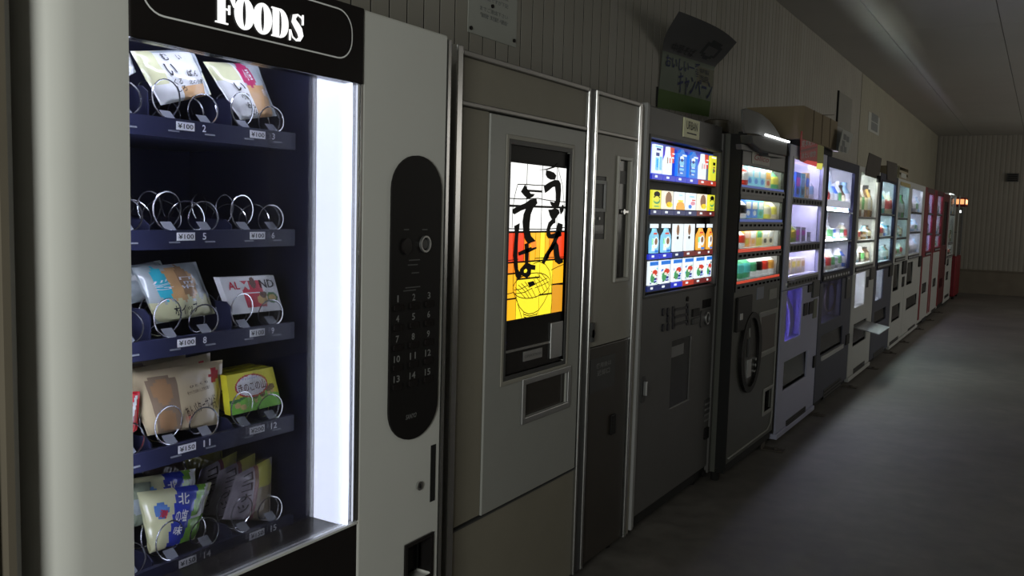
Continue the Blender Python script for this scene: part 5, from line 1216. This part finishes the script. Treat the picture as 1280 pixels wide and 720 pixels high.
MB().tube([(XH+.02, b[0], b[1]), (XH+.0, b[0]+.12, b[1]-.05), (XH-.03, b[0]+.25, b[1]-.055)], .01, 6).build('arm', BLACKM, H)
# little dark jar on top of the grey machine
p = rect(-.2, (886, 146), (907, 162))
J = thing('dark_tin', 'small dark brown round tin on top of the dark grey machine', 'tin', (-.2, (p[0]+p[1])/2, 1.83))
MB().lathe((-.2, (p[0]+p[1])/2, 1.831), [(.062, 0), (.065, .01), (.065, .045)], 20).build('body', paint('dark_brown_tin', (.05, .042, .03), .5), J, smooth=True)
MB().lathe((-.2, (p[0]+p[1])/2, 1.876), [(.068, 0), (.068, .014), (.055, .02)], 20).build('lid', paint('dark_brown_lid', (.065, .055, .04), .5), J, smooth=True)
# red hanging sign on the lavender machine
XR = .012
RS = thing('hanging_sign', 'red sign with white lettering and a yellow edge on the pale lavender machine', 'sign', (XR, 5.75, 1.6))
C1 = lambda x, y: on(960+x/8., 150+y/8., XR)
redm = paint('red_card', (.55, .025, .03), .5)
MB().prism([C1(*p) for p in ((330, 110), (350, 112), (495, 165), (480, 465), (318, 410), (322, 200))], XR, XR+.004).build('red_card', redm, RS)
MB().prism([C1(*p) for p in ((497, 168), (556, 185), (548, 435), (483, 432))], XR, XR+.004).build('yellow_strip', paint('dull_yellow_card', (.33, .31, .02), .5), RS)
MB().prism([C1(*p) for p in ((484, 433), (540, 435), (533, 497), (478, 487))], XR, XR+.005).build('yellow_tab', glow('backlit_yellow_tab', (.9, .85, .10), .6), RS)  # glow imitates the brightly lit lower end of the strip
MB().prism([C1(*p) for p in ((380, 402), (482, 420), (478, 468), (345, 428))], XR+.004, XR+.006).build('red_tab', glow('backlit_red_tab', (.75, .03, .03), .5), RS)  # emission stands in for light on the card's lower end
GRW = paint('greyed_white_print', (.62, .56, .56), .6)
for (x0, y0_, x1, y1_, h_, body) in ((328, 243, 492, 205, 60, '見本販売中'), (326, 362, 470, 335, 60, '冷たい飲物')):
    a, b = C1(x0, y0_), C1(x1, y1_); hz = h_/8/1100*5.9*1.0
    vs2, fs2 = text_mesh(body)
    MB().add([(XR+.0046, a[0]+u*(b[0]-a[0]), a[1]+u*(b[1]-a[1])-hz/2+v*hz) for u, v in vs2], fs2).build('lettering', GRW, RS, merge=False)
mb = MB(); mb.prism([C1(*p) for p in ((318, 300), (480, 262), (478, 280), (318, 326))], XR+.004, XR+.0048); mb.build('dark_red_band', paint('deep_red_card', (.25, .01, .012), .5), RS)
# cardboard box on the navy machine
XB0, XB1 = -.34, .02
yb0, yb1 = 5.62, on(1046, 175, XB1)[0]
zb0 = on(1040, 190, XB1)[1]; zb0 = max(zb0, 1.875); zb1 = on(1044, 150, XB1)[1]
BX = thing('cardboard_box', 'long brown cardboard box with papers on its end, lying across two machine tops', 'box', (-.16, 6.9, 1.83))
MB().box(XB0, XB1-.02, yb0+.05, yb1-.02, 1.831, zb0-.001).build('gap_shade_block', BLACKM, BX)  # black block stands in for the shaded gap under the box
MB().box(XB0, XB1, yb0, yb1, zb0, zb1-.004).build('box_body', CARD, BX, bevel=.004)
for k in range(1, 4):
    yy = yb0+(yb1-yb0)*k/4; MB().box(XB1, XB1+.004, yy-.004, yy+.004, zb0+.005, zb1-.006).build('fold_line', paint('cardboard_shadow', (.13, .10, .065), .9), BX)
MB().box(XB0+.01, XB1-.005, yb1, yb1+.25, zb0+.01, zb1-.03).build('pale_end_piece', paint('pale_carton_end', (.34, .34, .31), .8), BX)
MB().add([(XB0+.1, yb1-.45, zb1), (XB1-.05, yb1-.45, zb1), (XB1-.02, yb1-.03, zb1+.045), (XB0+.1, yb1-.03, zb1+.045), (XB0+.1, yb1-.45, zb1-.003), (XB1-.05, yb1-.45, zb1-.003), (XB1-.02, yb1-.03, zb1+.041), (XB0+.1, yb1-.03, zb1+.041)], [(0, 1, 2, 3), (7, 6, 5, 4), (0, 4, 5, 1), (1, 5, 6, 2), (2, 6, 7, 3), (3, 7, 4, 0)]).build('top_flap', paint('dark_flap', (.09, .07, .05), .9), BX)
q0, q1 = on(1049, 161, XB1+.06), on(1064, 192, XB1+.06)
PP = MB()
a = [on(x, y, XB1+.05) for x, y in ((1054, 161.5), (1066.5, 167.5), (1060, 192), (1048, 189.5))]
PP.prism(a, XB1+.046, XB1+.05); PP = PP.build('paper_leaflet', PAPW); tag(PP, 'white leaflet with dark prints taped to the end of the cardboard box', 'leaflet')
for (u, v) in ((.3, .3), (.62, .35), (.3, .6), (.25, .85), (.6, .85)):
    c = Vector(a[0]).lerp(Vector(a[1]), u).lerp(Vector(a[3]).lerp(Vector(a[2]), u), v); MB().box(XB1+.05, XB1+.0505, c.x-.05, c.x+.05, c.y-.02, c.y+.02).build('print_block', FAINT, PP)
# leaning sheets and crate on further machines
def leaning(label, pts, X, m, nm='leaning_sheet'):
    a = [on(*p, X) for p in pts]; mb = MB(); k = 0
    zz = min(q_[1] for q_ in a)
    vs = [(X, q_[0], q_[1]) for q_ in a]; vb = [(x-.006, y, z) for x, y, z in vs]
    n = len(vs); mb.add(vs+vb, [tuple(range(n)), tuple(range(2*n-1, n-1, -1))]+[(i, i+n, (i+1) % n+n, (i+1) % n) for i in range(n)])
    o = mb.build(nm, m); tag(o, label, 'board'); return o
DKB = paint('dark_brown_board', (.06, .05, .042), .8)
C2 = lambda x, y: (1060+x/12., 190+y/12.)
leaning('dark brown board leaning on top of the white machine with open flap', [C2(258, 345), C2(465, 410), C2(508, 95), C2(325, 10)], .008, DKB)
leaning('narrow dark board standing above the dark machine with cyan light', [C2(590, 415), C2(735, 470), C2(738, 175), C2(592, 130)], .008, DKB)
p = on(1096, 228, .008); MB().tube([(.02, p[0], p[1]), (.02, p[0], p[1]+.06)], .02, 6).build('hook', BLACKM); tag(bpy.data.objects['hook'], 'small black hook on the upper corner of the white machine window', 'hook')
CR_ = thing('plastic_crate', 'small tan crate with white labels on the teal lit grey machine', 'crate', (-.12, 10.5, 1.83))
a, b = on(1127, 227, -.02), on(1139, 216, -.02)
cy0, cy1 = 10.15, 10.85
MB().shell(-.30, -.02, cy0, cy1, 1.831, 1.97, .012).build('crate_body', paint('tan_plastic', (.26, .22, .14), .6), CR_)
MB().box(-.03, -.02, cy0+.012, cy1-.012, 1.843, 1.875).build('front_slat', paint('tan_plastic', (.26, .22, .14), .6), CR_)
MB().box(-.03, -.02, cy0+.012, cy1-.012, 1.90, 1.925).build('front_slat', paint('tan_plastic', (.26, .22, .14), .6), CR_)
MB().box(-.018, -.014, cy0+.1, cy0+.5, 1.85, 1.90).build('white_label', PAPW, CR_)
MB().box(0.001, .006, 10.12, 10.9, 1.76, 1.80).build('yellow_header_strip', paint('mustard_strip', (.30, .24, .06), .5), M10)
